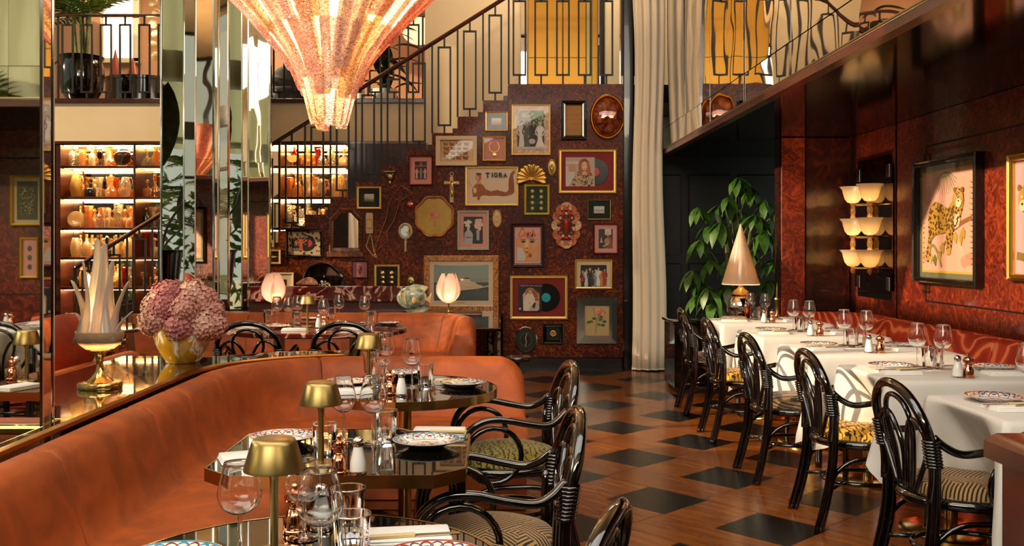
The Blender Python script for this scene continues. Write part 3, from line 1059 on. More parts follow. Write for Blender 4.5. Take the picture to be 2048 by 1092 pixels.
# ================================================================== tables
def pedestal(t, zt, r, m=BRASS):
    obj('post', MB().lathe([(.03, .02), (.03, zt)], 16), m, t)
    obj('foot', MB().lathe([(.001, 0), (r, 0), (r, .012), (r - .02, .02), (.05, .026), (.001, .026)], 32), m, t)
ZT = .72
TA, TB, TC = (-.40, 4.22), (-.452, 2.93), (-.37, 1.83)
def glass_table(name, label, loc, poly):
    t = thing(name, label, 'table', loc + (0,))
    sm = [(x * .985, y * .985) for x, y in poly]
    obj('tabletop', MB().prism(sm, ZT - .02, ZT), BLACKTOP, t, smooth=False)
    obj('edge_band', MB().loft([[(x, y, ZT - .036) for x, y in sm], [(x, y, ZT - .036) for x, y in poly], [(x, y, ZT + .001) for x, y in poly], [(x, y, ZT + .001) for x, y in sm]]), BRASS, t, smooth=False)
    obj('underside', MB().prism([(x * .9, y * .9) for x, y in poly], ZT - .036, ZT - .022), BLACKM, t, smooth=False)
    pedestal(t, ZT - .036, .26)
    return t
circ = lambda r, n=48: [(r * math.cos(2 * PI * i / n), r * math.sin(2 * PI * i / n)) for i in range(n)]
glass_table('round_table', 'round black glass table with brass rim at the far curve of the banquette', TA, circ(.41))
w_, d_, c_ = .37, .33, .085
glass_table('cut_corner_table', 'black glass table with cut corners and a brass rim', TB, [(-w_ + c_, -d_), (w_ - c_, -d_), (w_, -d_ + c_), (w_, d_ - c_), (w_ - c_, d_), (-w_ + c_, d_), (-w_, d_ - c_), (-w_, -d_ + c_)])
glass_table('round_table', 'round black glass table with brass rim nearest the camera', TC, circ(.40))
mt = thing('marble_table', 'long oval red marble table before the far orange banquette', 'table', (-1.32, 7.05, 0))
ov = [(.67 * math.cos(a) * abs(math.cos(a)) ** -.15 if abs(math.cos(a)) > .01 else 0, .47 * math.sin(a)) for a in [2 * PI * i / 56 for i in range(56)]]
obj('tabletop', MB().loft([[(x * .97, y * .97, .70) for x, y in ov], [(x, y, .708) for x, y in ov], [(x, y, .732) for x, y in ov], [(x * .985, y * .985, .74) for x, y in ov]], True, True, True), MARBLE, mt)
for x in (-.28, .28):
    obj('leg', MB().lathe([(.16, 0), (.16, .015), (.05, .03), (.04, .70)], 18, (x, 0, 0)), BRASS_SATIN, mt)

# white tables
def cloth(hx, hy, zt):
    n = 36
    per = []
    for s in range(4):
        for i in range(n):
            u = -1 + 2 * i / n
            per.append([(u, -1), (1, u), (-u, 1), (-1, -u)][s])
    rings = []
    drops = [0, .006, .02, .06, .13, .22, .31, 1]
    N = len(per)
    ph = R.uniform(0, 6)
    def corner(ux, uy): return max(0, (min(abs(ux), abs(uy)) - .45) / .55)
    def ring(k, tot):
        out = []
        for i, (ux, uy) in enumerate(per):
            kc = corner(ux, uy)
            length = .27 + .18 * kc ** 1.6
            d = length * k
            fold = math.sin(i / N * 2 * PI * 17 + ph) * .5 + math.sin(i / N * 2 * PI * 9 + ph * 2) * .5
            o = .012 + d * (.06 + .05 * kc) + fold * .055 * k * k * (.6 + kc)
            if ux <= -.999: o -= .20 * k * (1 - kc) ** 2
            nx = (ux if abs(ux) >= .999 else ux * kc * .6)
            ny = (uy if abs(uy) >= .999 else uy * kc * .6)
            out.append((ux * hx + nx * o, uy * hy + ny * o, zt - .004 - d))
        return out
    inner = [[(ux * hx * f, uy * hy * f, zt) for ux, uy in per] for f in (.001, .5, .97)]
    edge = [[(ux * (hx + .006), uy * (hy + .006), zt - .003) for ux, uy in per]]
    rings = inner + edge + [ring(k, 0) for k in (.05, .12, .22, .34, .46, .58, .7, .82, .92, 1)]
    return MB().loft(rings)
ZW = .755
WT = [3.5, 4.47, 5.46, 6.45, 7.5, 2.5, 1.52]
WN = ['white-clothed table nearest the camera', 'second white-clothed table from the camera', 'third white-clothed table from the camera', 'fourth white-clothed table from the camera', 'farthest white-clothed table', 'white-clothed table mirrored at the edge of the pier', 'white-clothed table mirrored deep in the pier']
WX0, WX1 = 1.73, 2.56
WXC = (WX0 + WX1) / 2
for y, n in zip(WT, WN):
    t = thing('dining_table', 'square brass pedestal table under the %s' % n.replace('table', 'cloth table'), 'table', (WXC, y, 0), 0, 'tables by the red banquette')
    obj('tabletop', MB().bbox(-.40, -.27, ZW - .03, .40, .27, ZW - .006, .004), DARKWOOD, t)
    pedestal(t, ZW - .03, .23)
    c = thing('tablecloth', 'white linen cloth on the %s' % n, 'tablecloth', (WXC, y, 0), 0, 'white tablecloths')
    o = obj('cloth', cloth((WX1 - WX0) / 2, .285, ZW), CLOTH, c, angle=3)

# ================================================================== chairs
def tube2(pts, r, seg=12, n=6, closed=False): return MB().tube(sp(pts, n, closed), r, seg, closed)
def fabric(name, kind):
    m, nt, out = new(name)
    v = coords(nt)
    sx = node(nt, 'ShaderNodeSeparateXYZ'); nt.links.new(v, sx.inputs[0])
    X, Y = E(sx.outputs[0]), E(sx.outputs[1])
    if kind == 'maze':
        ck = node(nt, 'ShaderNodeTexVoronoi', i_Scale=11, distance='CHEBYCHEV'); nt.links.new(v, ck.inputs['Vector'])
        sep = node(nt, 'ShaderNodeSeparateColor'); nt.links.new(ck.outputs['Color'], sep.inputs[0])
        s = E(sep.outputs[0]).gt(.5)
        q = s * (X + Y) + (1 - s) * (X - Y)
        k = (q * 330).sin().gt(-.1)
        c = ramp(nt, k, [(0, lin('#1a110a')), (.9, lin('#b08a54'))])
    elif kind == 'stripe':
        w = node(nt, 'ShaderNodeTexWave', i_Scale=22, i_Distortion=3, wave_type='RINGS'); nt.links.new(v, w.inputs['Vector'])
        c = ramp(nt, w.outputs[0], [(.3, lin('#1c120a')), (.6, lin('#7a5a34'))])
    else:
        w = node(nt, 'ShaderNodeTexWave', i_Scale=13, i_Distortion=9, i_Detail=3); nt.links.new(v, w.inputs['Vector'])
        w.inputs['Detail Scale'].default_value = 2.2
        yel = {'tiger': '#d8981c', 'olive': '#8a7a22'}[kind]
        c = ramp(nt, w.outputs[0], [(.18, lin('#140e06')), (.3, lin(yel))])
    bsdf(nt, out, c, .8, 0, Sheen_Weight=.2)
    return m
FAB = {k: fabric('seat_fabric_' + k, k) for k in ('maze', 'stripe', 'tiger', 'olive')}
def make_chair():
    t = thing('cane_armchair', 'x', 'chair')
    hoop = [(-.02, -.19, .42), (-.015, -.205, .52), (-.03, -.215, .63), (-.055, -.195, .725), (-.075, -.115, .802), (-.085, 0, .828), (-.075, .115, .802), (-.055, .195, .725), (-.03, .215, .63), (-.015, .205, .52), (-.02, .19, .42)]
    obj('back_hoop', tube2(hoop, .0185, 14, 5), BLACK, t, angle=2)
    arch = [(-.022, -.05, .43), (-.03, -.075, .56), (-.05, -.105, .68), (-.066, -.075, .757), (-.074, 0, .784), (-.066, .075, .757), (-.05, .105, .68), (-.03, .075, .56), (-.022, .05, .43)]
    obj('back_loop', tube2(arch, .0105, 12, 5), BLACK, t, angle=2)
    for s in (-1, 1):
        pet = [(-.022, .012 * s, .43), (-.024, .014 * s, .55), (-.035, .035 * s, .63), (-.05, .085 * s, .70), (-.05, .14 * s, .70), (-.04, .185 * s, .66), (-.03, .18 * s, .59), (-.024, .12 * s, .50), (-.022, .075 * s, .435)]
        obj('back_loop', tube2(pet, .0105, 12, 5), BLACK, t, angle=2)
        leg = MB()
        for dy, dx, r in ((0, 0, .0165), (.024, .006, .013), (-.014, .022, .013)):
            leg.tube(sp([(-.09 + dx, s * (.20 + dy * .6), 0), (-.05 + dx, s * (.195 + dy), .15), (-.022 + dx, s * (.19 + dy), .3), (-.014 + dx, s * (.192 + dy), .45), (-.02 + dx, s * (.205 + dy * .6), .60)], 5), r, 10)
        obj('leg', leg, BLACK, t, angle=2)
        fl_ = MB()
        for dy, dx in ((0, 0), (.022, -.008)):
            fl_.tube(sp([(.43 + dx, s * (.20 + dy * .5), 0), (.43 + dx, s * (.2 + dy * .5), .2), (.425 + dx, s * (.205 + dy * .5), .44)], 4), .0155, 10)
        obj('leg', fl_, BLACK, t, angle=2)
        b = MB()
        for k in range(9):
            z = .555 + k * .0115
            b.lathe([(.029, -.005), (.034, 0), (.029, .005)], 10, (-.017 - k * .0018, s * (.2085 + k * .0006), z))
        obj('binding', b, BLACK, t, angle=2)
        arm = [(-.02, s * .205, .66), (.02, s * .222, .625), (.07, s * .24, .605), (.15, s * .25, .615), (.25, s * .255, .635), (.33, s * .25, .63), (.395, s * .24, .585), (.425, s * .225, .51), (.43, s * .21, .42)]
        obj('armrest', tube2(arm, .0145, 12, 5), BLACK, t, angle=2)
        rg = [(.20 + .115 * math.cos(a), s * (.232 + .006 * math.sin(a)), .485 + .115 * math.sin(a)) for a in [2 * PI * i / 24 for i in range(24)]]
        rg = [(x + .09, y, z) for x, y, z in rg]
        obj('arm_ring', MB().tube(rg, .0115, 10, True), BLACK, t, angle=2)
        # arched braces under the seat
        br = [(-.03, s * .19, .16), (.0, s * .192, .27), (.08, s * .2, .335), (.2, s * .205, .345), (.32, s * .205, .335), (.40, s * .2, .27), (.43, s * .2, .16)]
        obj('brace', tube2(br, .0105, 12, 4), BLACK, t, angle=2)
    ring = [(.205 + .235 * math.cos(a) * (1.0), .215 * math.sin(a) * (1 + .06 * math.cos(a)), .405) for a in [2 * PI * i / 32 for i in range(32)]]
    obj('seat_ring', MB().tube(ring, .021, 14, True), BLACK, t, angle=2)
    stp = [(.2 + .19 * math.cos(a), .16 * math.sin(a), .21) for a in [2 * PI * i / 28 for i in range(28)]]
    sm_ = MB().tube(stp, .0105, 10, True)
    for s in (-1, 1):
        sm_.tube([(.33, s * .115, .21), (.43, s * .2, .19)], .009, 6).tube([(.06, s * .115, .21), (-.035, s * .19, .19)], .009, 6)
    obj('stretcher', sm_, BLACK, t, angle=2)
    cu = MB()
    rings = []
    for f, z in ((1.0, .405), (1.01, .425), (.98, .448), (.9, .466), (.7, .48), (.4, .488), (.01, .49)):
        rings.append([(.205 + .222 * f * math.cos(a), .205 * f * math.sin(a), z) for a in [2 * PI * i / 32 for i in range(32)]])
    cu.loft(rings, True, True)
    obj('seat_cushion', cu, FAB['maze'], t)
    return t
chair = First(make_chair())
def place_chair(x, y, rz, label, fab, group):
    o = chair.put((x, y, 0), rz, label, group)
    for ch in o.children:
        if ch.name.startswith('seat_cushion'):
            me = ch.data.copy(); me.materials[0] = FAB[fab]; ch.data = me
    return o
CG = 'black cane armchairs at the white tables'
for x, y, rz, lb, fb_ in [(1.59, 3.62, .02, 'black cane armchair with maze-patterned seat at the nearest white table', 'maze'),
        (1.605, 4.67, .0, 'black cane armchair with yellow tiger seat at the second white table', 'tiger'),
        (1.545, 5.55, .03, 'black cane armchair with brown striped seat at the third white table', 'stripe'),
        (1.56, 6.66, .0, 'black cane armchair with yellow tiger seat at the fourth white table', 'tiger'),
        (1.595, 7.72, -.02, 'black cane armchair with brown seat at the farthest white table', 'stripe'),
        (1.56, 2.56, .02, 'black cane armchair seen only mirrored, at the table beside the nearest white one', 'tiger'),
        (1.56, 1.55, .02, 'black cane armchair seen only mirrored, farthest toward the entrance', 'maze')]:
    place_chair(x, y, rz, lb, fb_, CG)
CG = 'black cane armchairs at the glass tables'
place_chair(.255, 4.17, PI + .12, 'black cane armchair with olive seat at the far round glass table', 'olive', CG)
place_chair(.18, 2.98, PI + .04, 'black cane armchair with dark maze seat at the cut-corner glass table', 'maze', CG)
place_chair(.16, 1.90, PI - .34, 'black cane armchair with only its hoop in view at the nearest glass table', 'maze', CG)
CG = 'black cane armchairs at the marble table'
place_chair(-1.665, 6.45, PI / 2, 'black cane armchair at the marble table, nearer the flowers', 'tiger', CG)
place_chair(-1.015, 6.45, PI / 2, 'black cane armchair at the marble table, nearer the fish', 'tiger', CG)

# lectern by the entrance
lc = thing('host_stand', 'dark wooden host stand with moulded top in front of the nearest white table', 'host stand', (.553, 1.02, 0))
obj('body', MB().bbox(-.018, -.42, 0, .5, -.012, 1.125, .006), MAHOG, lc)
obj('top', MB().bbox(-.032, -.435, 1.125, .515, .0, 1.15, .007), MAHOG, lc)
obj('plinth', MB().bbox(-.03, -.43, 0, .51, -.005, .1, .006), DARKWOOD, lc)

# ================================================================== tableware
def plate_mat(name, c1, c2):
    m, nt, out = new(name)
    tc = node(nt, 'ShaderNodeTexCoord')
    sx = node(nt, 'ShaderNodeSeparateXYZ'); nt.links.new(tc.outputs['Object'], sx.inputs[0])
    X, Y = E(sx.outputs[0]), E(sx.outputs[1])
    r = E.op('SQRT', X * X + Y * Y)
    a = E.op('ARCTAN2', Y, X)
    pet = (a * 6).sin().abs()
    pet2 = (a * 6 + 1.5708).sin().abs()
    l1 = (r - (.066 + .030 * pet)).abs().lt(.0036)
    l2 = (r - (.066 + .030 * pet2)).abs().lt(.0028) * r.gt(.072)
    rim = (r - .1010).abs().lt(.0026)
    inr = (r - .062).abs().lt(.0015)
    dots = (r - .08).abs().lt(.004) * pet.gt(.93)
    n = node(nt, 'ShaderNodeTexNoise', i_Scale=70, i_Detail=3); nt.links.new(tc.outputs['Object'], n.inputs['Vector'])
    cen = r.lt(.042) * E(n.outputs[0]).gt(.52)
    A = E.op('MINIMUM', l1 + rim, 1.0)
    B = E.op('MINIMUM', l2 + inr + dots, 1.0)
    def mix(f, c0, c1_):
        mx = node(nt, 'ShaderNodeMix', data_type='RGBA')
        nt.links.new(f.s, mx.inputs[0])
        for s_, c in ((6, c0), (7, c1_)):
            if isinstance(c, tuple): mx.inputs[s_].default_value = c + (1,)
            else: nt.links.new(c, mx.inputs[s_])
        return mx.outputs[2]
    c = mix(A, lin('#eeeae0'), lin(c1))
    c = mix(B, c, lin(c2))
    c = mix(cen, c, lin('#c08850'))
    bsdf(nt, out, c, .15, 0, Coat_Weight=.6)
    return m
PBLUE = plate_mat('blue_painted_plate', '#2a90b4', '#8a2030')
PRED = plate_mat('red_painted_plate', '#8a1c28', '#2a4a78')
def make_plate(m, nm):
    t = thing('painted_plate', 'x', 'plate')
    prof = [(.001, 0), (.055, 0), (.062, .004), (.085, .014), (.104, .021), (.106, .0235), (.103, .024), (.082, .0175), (.062, .0085), (.05, .006), (.001, .006)]
    obj('plate', MB().lathe(prof, 48), m, t)
    return t
plates = {'blue': First(make_plate(PBLUE, 'b')), 'red': First(make_plate(PRED, 'r'))}
def smooth_prof(pr):
    return [(max(p.x, .0008), p.y) for p in sp([(a, b, 0) for a, b in pr], 3)]
def make_wine():
    t = thing('wine_glass', 'x', 'wine glass')
    obj('bowl', MB().lathe(smooth_prof([(.004, .094), (.018, .098), (.034, .112), (.042, .135), (.041, .155), (.034, .19), (.030, .212), (.0292, .212), (.0332, .19), (.0402, .155), (.0412, .135), (.033, .113), (.017, .0995), (.001, .097)]), 40), CLEAR, t, angle=2)
    obj('stem', MB().lathe([(.008, .002), (.0045, .015), (.0038, .05), (.004, .094)], 12), CLEAR, t)
    obj('foot', MB().lathe([(.001, 0), (.035, 0), (.036, .0015), (.02, .004), (.006, .007)], 28), CLEAR, t)
    return t
def make_tumbler():
    t = thing('tumbler', 'x', 'tumbler')
    obj('wall', MB().lathe([(.001, .012), (.0265, .012), (.0285, .03), (.0325, .06), (.036, .1), (.0375, .1), (.0375, .098), (.035, .06), (.031, .02), (.029, .0), (.001, 0)], 48, wob=lambda a, z: 1 + (.022 * math.cos(12 * a) if z < .061 else 0)), CUTGLASS, t)
    obj('rim', MB().tube([(.037 * math.cos(a), .037 * math.sin(a), .1) for a in [2 * PI * i / 24 for i in range(24)]], .0011, 6, True), CLEAR, t)
    return t
def make_salt():
    t = thing('salt_shaker', 'x', 'salt shaker')
    obj('salt', MB().lathe([(.001, .009), (.022, .009), (.022, .03), (.016, .055), (.0125, .074), (.001, .076)], 16), SALT, t)
    obj('glass', MB().lathe([(.0235, .008), (.0245, .02), (.023, .035), (.017, .06), (.0135, .075), (.0135, .082)], 16), THIN, t)
    obj('cap', MB().lathe([(.0145, .078), (.0155, .081), (.0155, .09), (.0135, .096), (.007, .101), (.001, .102)], 16), CHROME, t)
    obj('base_ring', MB().lathe([(.001, 0), (.025, 0), (.0255, .004), (.0245, .009), (.022, .009)], 16), CHROME, t)
    return t
def make_pepper():
    t = thing('pepper_mill', 'x', 'pepper mill')
    obj('body', MB().lathe([(.001, 0), (.026, 0), (.026, .006), (.0235, .008), (.025, .014), (.0235, .02), (.0235, .032), (.019, .044), (.0145, .052), (.016, .056), (.0145, .06), (.015, .066)], 20), COPPER, t)
    obj('head', MB().lathe([(.0165, .066), (.022, .07), (.0235, .078), (.02, .088), (.009, .092), (.005, .095), (.008, .099), (.008, .103), (.004, .107), (.001, .107)], 20), COPPER, t)
    return t
def make_lamp():
    t = thing('table_lamp', 'x', 'lamp')
    obj('base', MB().lathe([(.001, 0), (.044, 0), (.045, .004), (.042, .009), (.012, .012), (.001, .012)], 28), BRASS_SATIN, t)
    obj('stem', MB().lathe([(.0085, .01), (.0085, .15), (.012, .178), (.016, .19)], 16), BRASS_SATIN, t)
    obj('shade', MB().lathe([(.001, .238), (.036, .238), (.042, .235), (.046, .228), (.0605, .179), (.061, .173), (.0585, .173), (.044, .225), (.001, .232)], 40), BRASS_SATIN, t)
    return t
def make_napkin():
    t = thing('napkin', 'x', 'napkin')
    for k in range(3):
        m = MB()
        e = .002 * k
        m.bbox(-.09 + e, -.055 + e, .0055 * k, .09 - e, .055 - e, .0055 * k + .0052, .0022)
        obj('fold', m, NAPKIN, t)
    return t
def make_knife():
    t = thing('knife', 'x', 'knife')
    obj('blade', MB().plate([(-.115, 0), (-.02, 0), (-.02, .0025), (-.115, .0018)], -.009, .007), STEEL, t)
    obj('handle', MB().bbox(-.02, -.006, 0, .10, .006, .007, .002), IVORY, t)
    return t
def make_fork():
    t = thing('fork', 'x', 'fork')
    obj('handle', MB().tube(sp([(.1, 0, .003), (.02, 0, .004), (-.04, 0, .008), (-.06, 0, .007)], 4), .0032, 6), STEEL, t)
    m = MB()
    for y in (-.009, -.003, .003, .009):
        m.tube(sp([(-.058, y * .5, .007), (-.075, y, .006), (-.11, y, .009)], 3), .0014, 5)
    m.tube([(-.062, -.006, .007), (-.062, .006, .007)], .003, 6)
    obj('tines', m, STEEL, t)
    return t
W, TU, SA, PE, LA, NA, KN, FO = [First(f()) for f in (make_wine, make_tumbler, make_salt, make_pepper, make_lamp, make_napkin, make_knife, make_fork)]
G = dict(wine='wine glasses', tumbler='tumblers', salt='salt shakers', pepper='pepper mills', lamp='brass table lamps', napkin='folded napkins', knife='knives', fork='forks', plate='painted plates')

# white tables: the same setting on each
for y, n in zip(WT, WN):
    def L_(dx, dy, z=ZW + .001): return (WXC + dx, y + dy, z)
    j = lambda: R.uniform(-.012, .012)
    tn = n.replace('white-clothed table', 'white table').replace(' mirrored at the edge of the pier', ' mirrored at the pier edge').replace(' mirrored deep in the pier', ' mirrored in the pier').replace(' from the camera', '').replace('second', 'the second').replace('third', 'the third').replace('fourth', 'the fourth').replace('farthest', 'the farthest').replace('white table nearest the camera', 'the nearest white table')
    nb, wl_ = 'aisle side of ' + tn, 'wall side of ' + tn
    plates['red'].put(L_(-.245 + j(), .11 + j()), R.uniform(0, 6), 'plate painted with red scallops, aisle side of %s' % tn, G['plate'])
    plates['red'].put(L_(.23 + j(), .07 + j()), R.uniform(0, 6), 'plate painted with red scallops, wall side of %s' % tn, G['plate'])
    W.put(L_(-.065 + j(), .20 + j()), 0, 'clear wine glass, aisle side of %s' % tn, G['wine'])
    W.put(L_(.02 + j(), .09 + j()), 0, 'clear wine glass, wall side of %s' % tn, G['wine'])
    TU.put(L_(-.05 + j(), .10 + j()), 0, 'ribbed glass tumbler, aisle side of %s' % tn, G['tumbler'])
    TU.put(L_(.03, .215 + j()), 0, 'ribbed glass tumbler, wall side of %s' % tn, G['tumbler'])
    SA.put(L_(-.075 + j() * .5, -.21), 0, 'glass salt shaker with chrome cap on %s' % tn, G['salt'])
    PE.put(L_(-.015 + j() * .5, -.205), 0, 'copper pepper mill beside the salt on %s' % tn, G['pepper'])
    NA.put(L_(-.27, -.06), .06, 'folded white napkin by the aisle plate on %s' % tn, G['napkin'])
    NA.put(L_(.20, -.1), 0, 'folded white napkin by the wall plate on %s' % tn, G['napkin'])
    KN.put(L_(-.26, -.045, ZW + .018), .10, 'knife lying on the aisle napkin on %s' % tn, G['knife'])
    FO.put(L_(-.18, -.075, ZW + .018), PI + .2, 'fork lying on the aisle napkin on %s' % tn, G['fork'])

# glass tables
def P3(px, py, z=ZT + .0015):
    v = on(px, py, z); return (v.x, v.y, z)
ta, tb, tc_ = 'the far round glass table', 'the cut-corner glass table', 'the nearest glass table'
def atd(px, d, z=ZT + .0015): return ((px - VX) / F * d, d, z)
LA.put(atd(737, 4.22), 0, 'satin brass table lamp on %s' % ta, G['lamp'])
LA.put(P3(642, 929), 0, 'satin brass table lamp on %s' % tb, G['lamp'])
LA.put(atd(548, 1.93), 0, 'satin brass table lamp on %s' % tc_, G['lamp'])
for px, py, lb, sc in [(772, 752, 'clear wine glass behind the lamp on ' + ta, 1.0), (824, 774, 'clear wine glass beside the tumbler on ' + ta, 1.0), (766, 768, 'small clear wine glass beside the pepper mill on ' + ta, .85),
        (687, 880, 'round clear wine glass behind the pepper mill on ' + tb, .95), (746, 886, 'clear wine glass beside the ribbed tumbler on ' + tb, 1.0),
        (607, 1076, 'clear wine glass behind the lamp on ' + tc_, .95), (479, 1110, 'large clear wine glass in front of the lamp on ' + tc_, 1.05), (640, 1140, 'large clear wine glass in front of the salt on ' + tc_, 1.08)]:
    o = W.put(P3(px, py), 0, lb, G['wine']); o.scale = (sc, sc, sc * (.84 if 'nearest' in lb else 1))
for px, py, lb in [(850, 772, 'ribbed tumbler by the wine glass on ' + ta), (757, 765, 'ribbed tumbler behind the pepper mill on ' + ta), (740, 745, 'ribbed tumbler by the lamp on ' + ta),
        (772, 882, 'ribbed tumbler behind the salt shaker on ' + tb), (649, 914, 'ribbed tumbler behind the lamp on ' + tb),
        (697, 1066, 'ribbed tumbler near the pepper mill on ' + tc_), (704, 1128, 'ribbed tumbler nearest the camera on ' + tc_)]:
    TU.put(P3(px, py), R.uniform(0, 3), lb, G['tumbler'])
for px, py, t_ in [(780, 789, ta), (678, 946, tb), (590, 1064, tc_)]:
    PE.put(P3(px, py), 0, 'copper pepper mill on ' + t_, G['pepper'])
for px, py, t_ in [(803, 791, ta), (716, 947, tb), (643, 1058, tc_)]:
    SA.put(P3(px, py), 0, 'glass salt shaker with chrome cap on ' + t_, G['salt'])
for px, py, c, lb in [(806, 752, 'blue', 'plate painted with blue scallops at the banquette side of ' + ta), (697, 771, 'red', 'plate painted with red scallops behind the lamp on ' + ta), (926, 773, 'red', 'plate painted with red scallops on the napkin side of ' + ta),
        (853, 892, 'blue', 'plate painted with blue petals near the chair on ' + tb), (566, 884, 'red', 'plate painted with red and blue petals behind the lamp on ' + tb),
        (341, 1138, 'blue', 'plate painted with blue petals by the banquette on ' + tc_), (866, 1136, 'red', 'plate painted with red petals near the chair on ' + tc_)]:
    plates[c].put(P3(px, py), R.uniform(0, 6), lb, G['plate'])
for px, py, rz, lb in [(908, 766, .1, 'folded white napkin behind the plate on ' + ta), (700, 785, .3, 'folded white napkin behind the lamp on ' + ta), (878, 868, -.05, 'folded white napkin behind the blue plate on ' + tb), (502, 918, .4, 'folded white napkin at the banquette corner of ' + tb), (820, 1080, .15, 'folded white napkin under the knife on ' + tc_)]:
    NA.put(P3(px, py), rz, lb, G['napkin'])
KN.put(P3(812, 1073, ZT + .019), PI + .2, 'ivory-handled knife on the napkin of the nearest glass table', G['knife'])
KN.put(P3(872, 864, ZT + .019), -.05, 'ivory-handled knife on the napkin of ' + tb, G['knife'])
KN.put(P3(915, 763, ZT + .019), PI + .1, 'ivory-handled knife on the napkin of ' + ta, G['knife'])
FO.put(P3(822, 866), -.6, 'fork leaning by the blue plate on ' + tb, G['fork'])
FO.put(P3(790, 1088), .6, 'fork beside the plate on ' + tc_, G['fork'])
# marble table
ZM = .7415
tm = 'the long marble table'
LA.put(P3(615, 654, ZM), 0, 'satin brass table lamp on ' + tm, G['lamp'])
for i, (px, py) in enumerate([(554, 649), (577, 650), (595, 645), (647, 655), (678, 642), (729, 645)]):
    W.put(P3(px, py, ZM), 0, 'clear wine glass on %s, %s from the flowers' % (tm, ORD[i]), G['wine'])
for i, (px, py) in enumerate([(536, 645), (594, 650), (663, 640), (742, 648)]):
    TU.put(P3(px, py, ZM), 0, 'ribbed tumbler on %s, %s from the flowers' % (tm, ORD[i]), G['tumbler'])
for i, (px, py) in enumerate([(555, 657), (620, 641), (684, 656), (778, 650)]):
    plates['red'].put(P3(px, py, ZM), 0, 'scalloped plate on %s, %s from the flowers' % (tm, ORD[i]), G['plate'])
for i, (px, py) in enumerate([(496, 653), (589, 661), (706, 660)]):
    NA.put(P3(px, py, ZM), .1, 'folded white napkin on %s, %s from the flowers' % (tm, ORD[i]), G['napkin'])
SA.put(P3(637, 656, ZM), 0, 'glass salt shaker with chrome cap on ' + tm, G['salt'])
PE.put(P3(649, 657, ZM), 0, 'copper pepper mill beside the salt on ' + tm, G['pepper'])
plates['blue'].put(P3(125, 660, ZT + .001), 0, 'plate on the brown marble table beyond the console', G['plate'])
TU.put(P3(140, 652, ZT + .001), 0, 'ribbed tumbler on the brown marble table beyond the console', G['tumbler'])
# ================================================================== pictures
class Paint:
    """flat printed shapes on a sheet w x h; unit coordinates, origin at the lower left"""
    def __init__(s, w, h, y0):
        s.w, s.h, s.y, s.m, s.k = w, h, y0, MB(), 2
    def poly(s, pts, c):
        s.m.color = lin(c) if isinstance(c, str) else c
        s.y -= .00008 * s.k
        vs = [((u - .5) * s.w, s.y, (v - .5) * s.h) for u, v in pts]
        s.m.add(vs, [tuple(range(len(vs)))])
        return s
    def rect(s, x0, y0, x1, y1, c): return s.poly([(x0, y0), (x1, y0), (x1, y1), (x0, y1)], c)
    def ell(s, x, y, rx, ry, c, n=18, a0=0, a1=360):
        return s.poly([(x + rx * math.cos(math.radians(a0 + (a1 - a0) * i / n)), y + ry * math.sin(math.radians(a0 + (a1 - a0) * i / n))) for i in range(n + (a1 - a0 < 360))], c)
    def line(s, pts, wd, c, taper=False):
        P = [V((u * s.w, v * s.h, 0)) for u, v in pts]
        n = len(P)
        L_, R_ = [], []
        for i in range(n):
            t = (P[min(i + 1, n - 1)] - P[max(i - 1, 0)]).normalized()
            q = V((-t.y, t.x, 0)) * wd * .5 * ((1 - i / n * .85) if taper else 1)
            L_.append(P[i] + q); R_.append(P[i] - q)
        s.m.color = lin(c) if isinstance(c, str) else c
        s.y -= .00008 * s.k
        vs = [(p.x - s.w / 2, s.y, p.y - s.h / 2) for p in L_ + R_]
        s.m.add(vs, [(i, n + i, n + i + 1, i + 1) for i in range(n - 1)])
        return s
    def curve(s, pts, wd, c, taper=False):
        return s.line([(p.x, p.y) for p in sp([(a, b, 0) for a, b in pts], 6)], wd, c, taper)
    def spots(s, inside, n, c, r0, r1, seed=1, ring=None):
        q = random.Random(seed)
        k = 0
        s.y -= .0003; s.k = .1
        inner = []
        while k < n:
            x, y = q.random(), q.random()
            if not inside(x, y): continue
            r = q.uniform(r0, r1)
            s.ell(x, y, r / s.w, r * q.uniform(.6, 1) / s.h, c, 7)
            if ring: inner.append((x, y, r))
            k += 1
        s.y -= .0002
        for x, y, r in inner: s.ell(x, y, r * .5 / s.w, r * .5 / s.h, ring, 6)
        s.k = 2
        return s
def inpoly(P):
    def f(x, y):
        r = False
        j = len(P) - 1
        for i in range(len(P)):
            if (P[i][1] > y) != (P[j][1] > y) and x < (P[j][0] - P[i][0]) * (y - P[i][1]) / (P[j][1] - P[i][1]) + P[i][0]: r = not r
            j = i
        return r
    return f
def text_mesh(body, size, align='CENTER', shear=0, bold=0):
    cu = bpy.data.curves.new('lettering', 'FONT')
    cu.body = body; cu.size = size; cu.align_x = align; cu.shear = shear; cu.offset = bold
    cu.resolution_u = 3
    o = bpy.data.objects.new('lettering', cu)
    COL.objects.link(o)
    dg = bpy.context.evaluated_depsgraph_get()
    me = bpy.data.meshes.new_from_object(o.evaluated_get(dg))
    bpy.data.objects.remove(o)
    return me
def text(parent, body, x, z, y, size, m, align='CENTER', shear=0, bold=0):
    me = text_mesh(body, size, align, shear, bold)
    me.materials.append(m)
    o = bpy.data.objects.new('lettering', me)
    COL.objects.link(o)
    o.parent = parent
    o.location = (x, y, z)
    o.rotation_euler = (PI / 2, 0, 0)
    return o
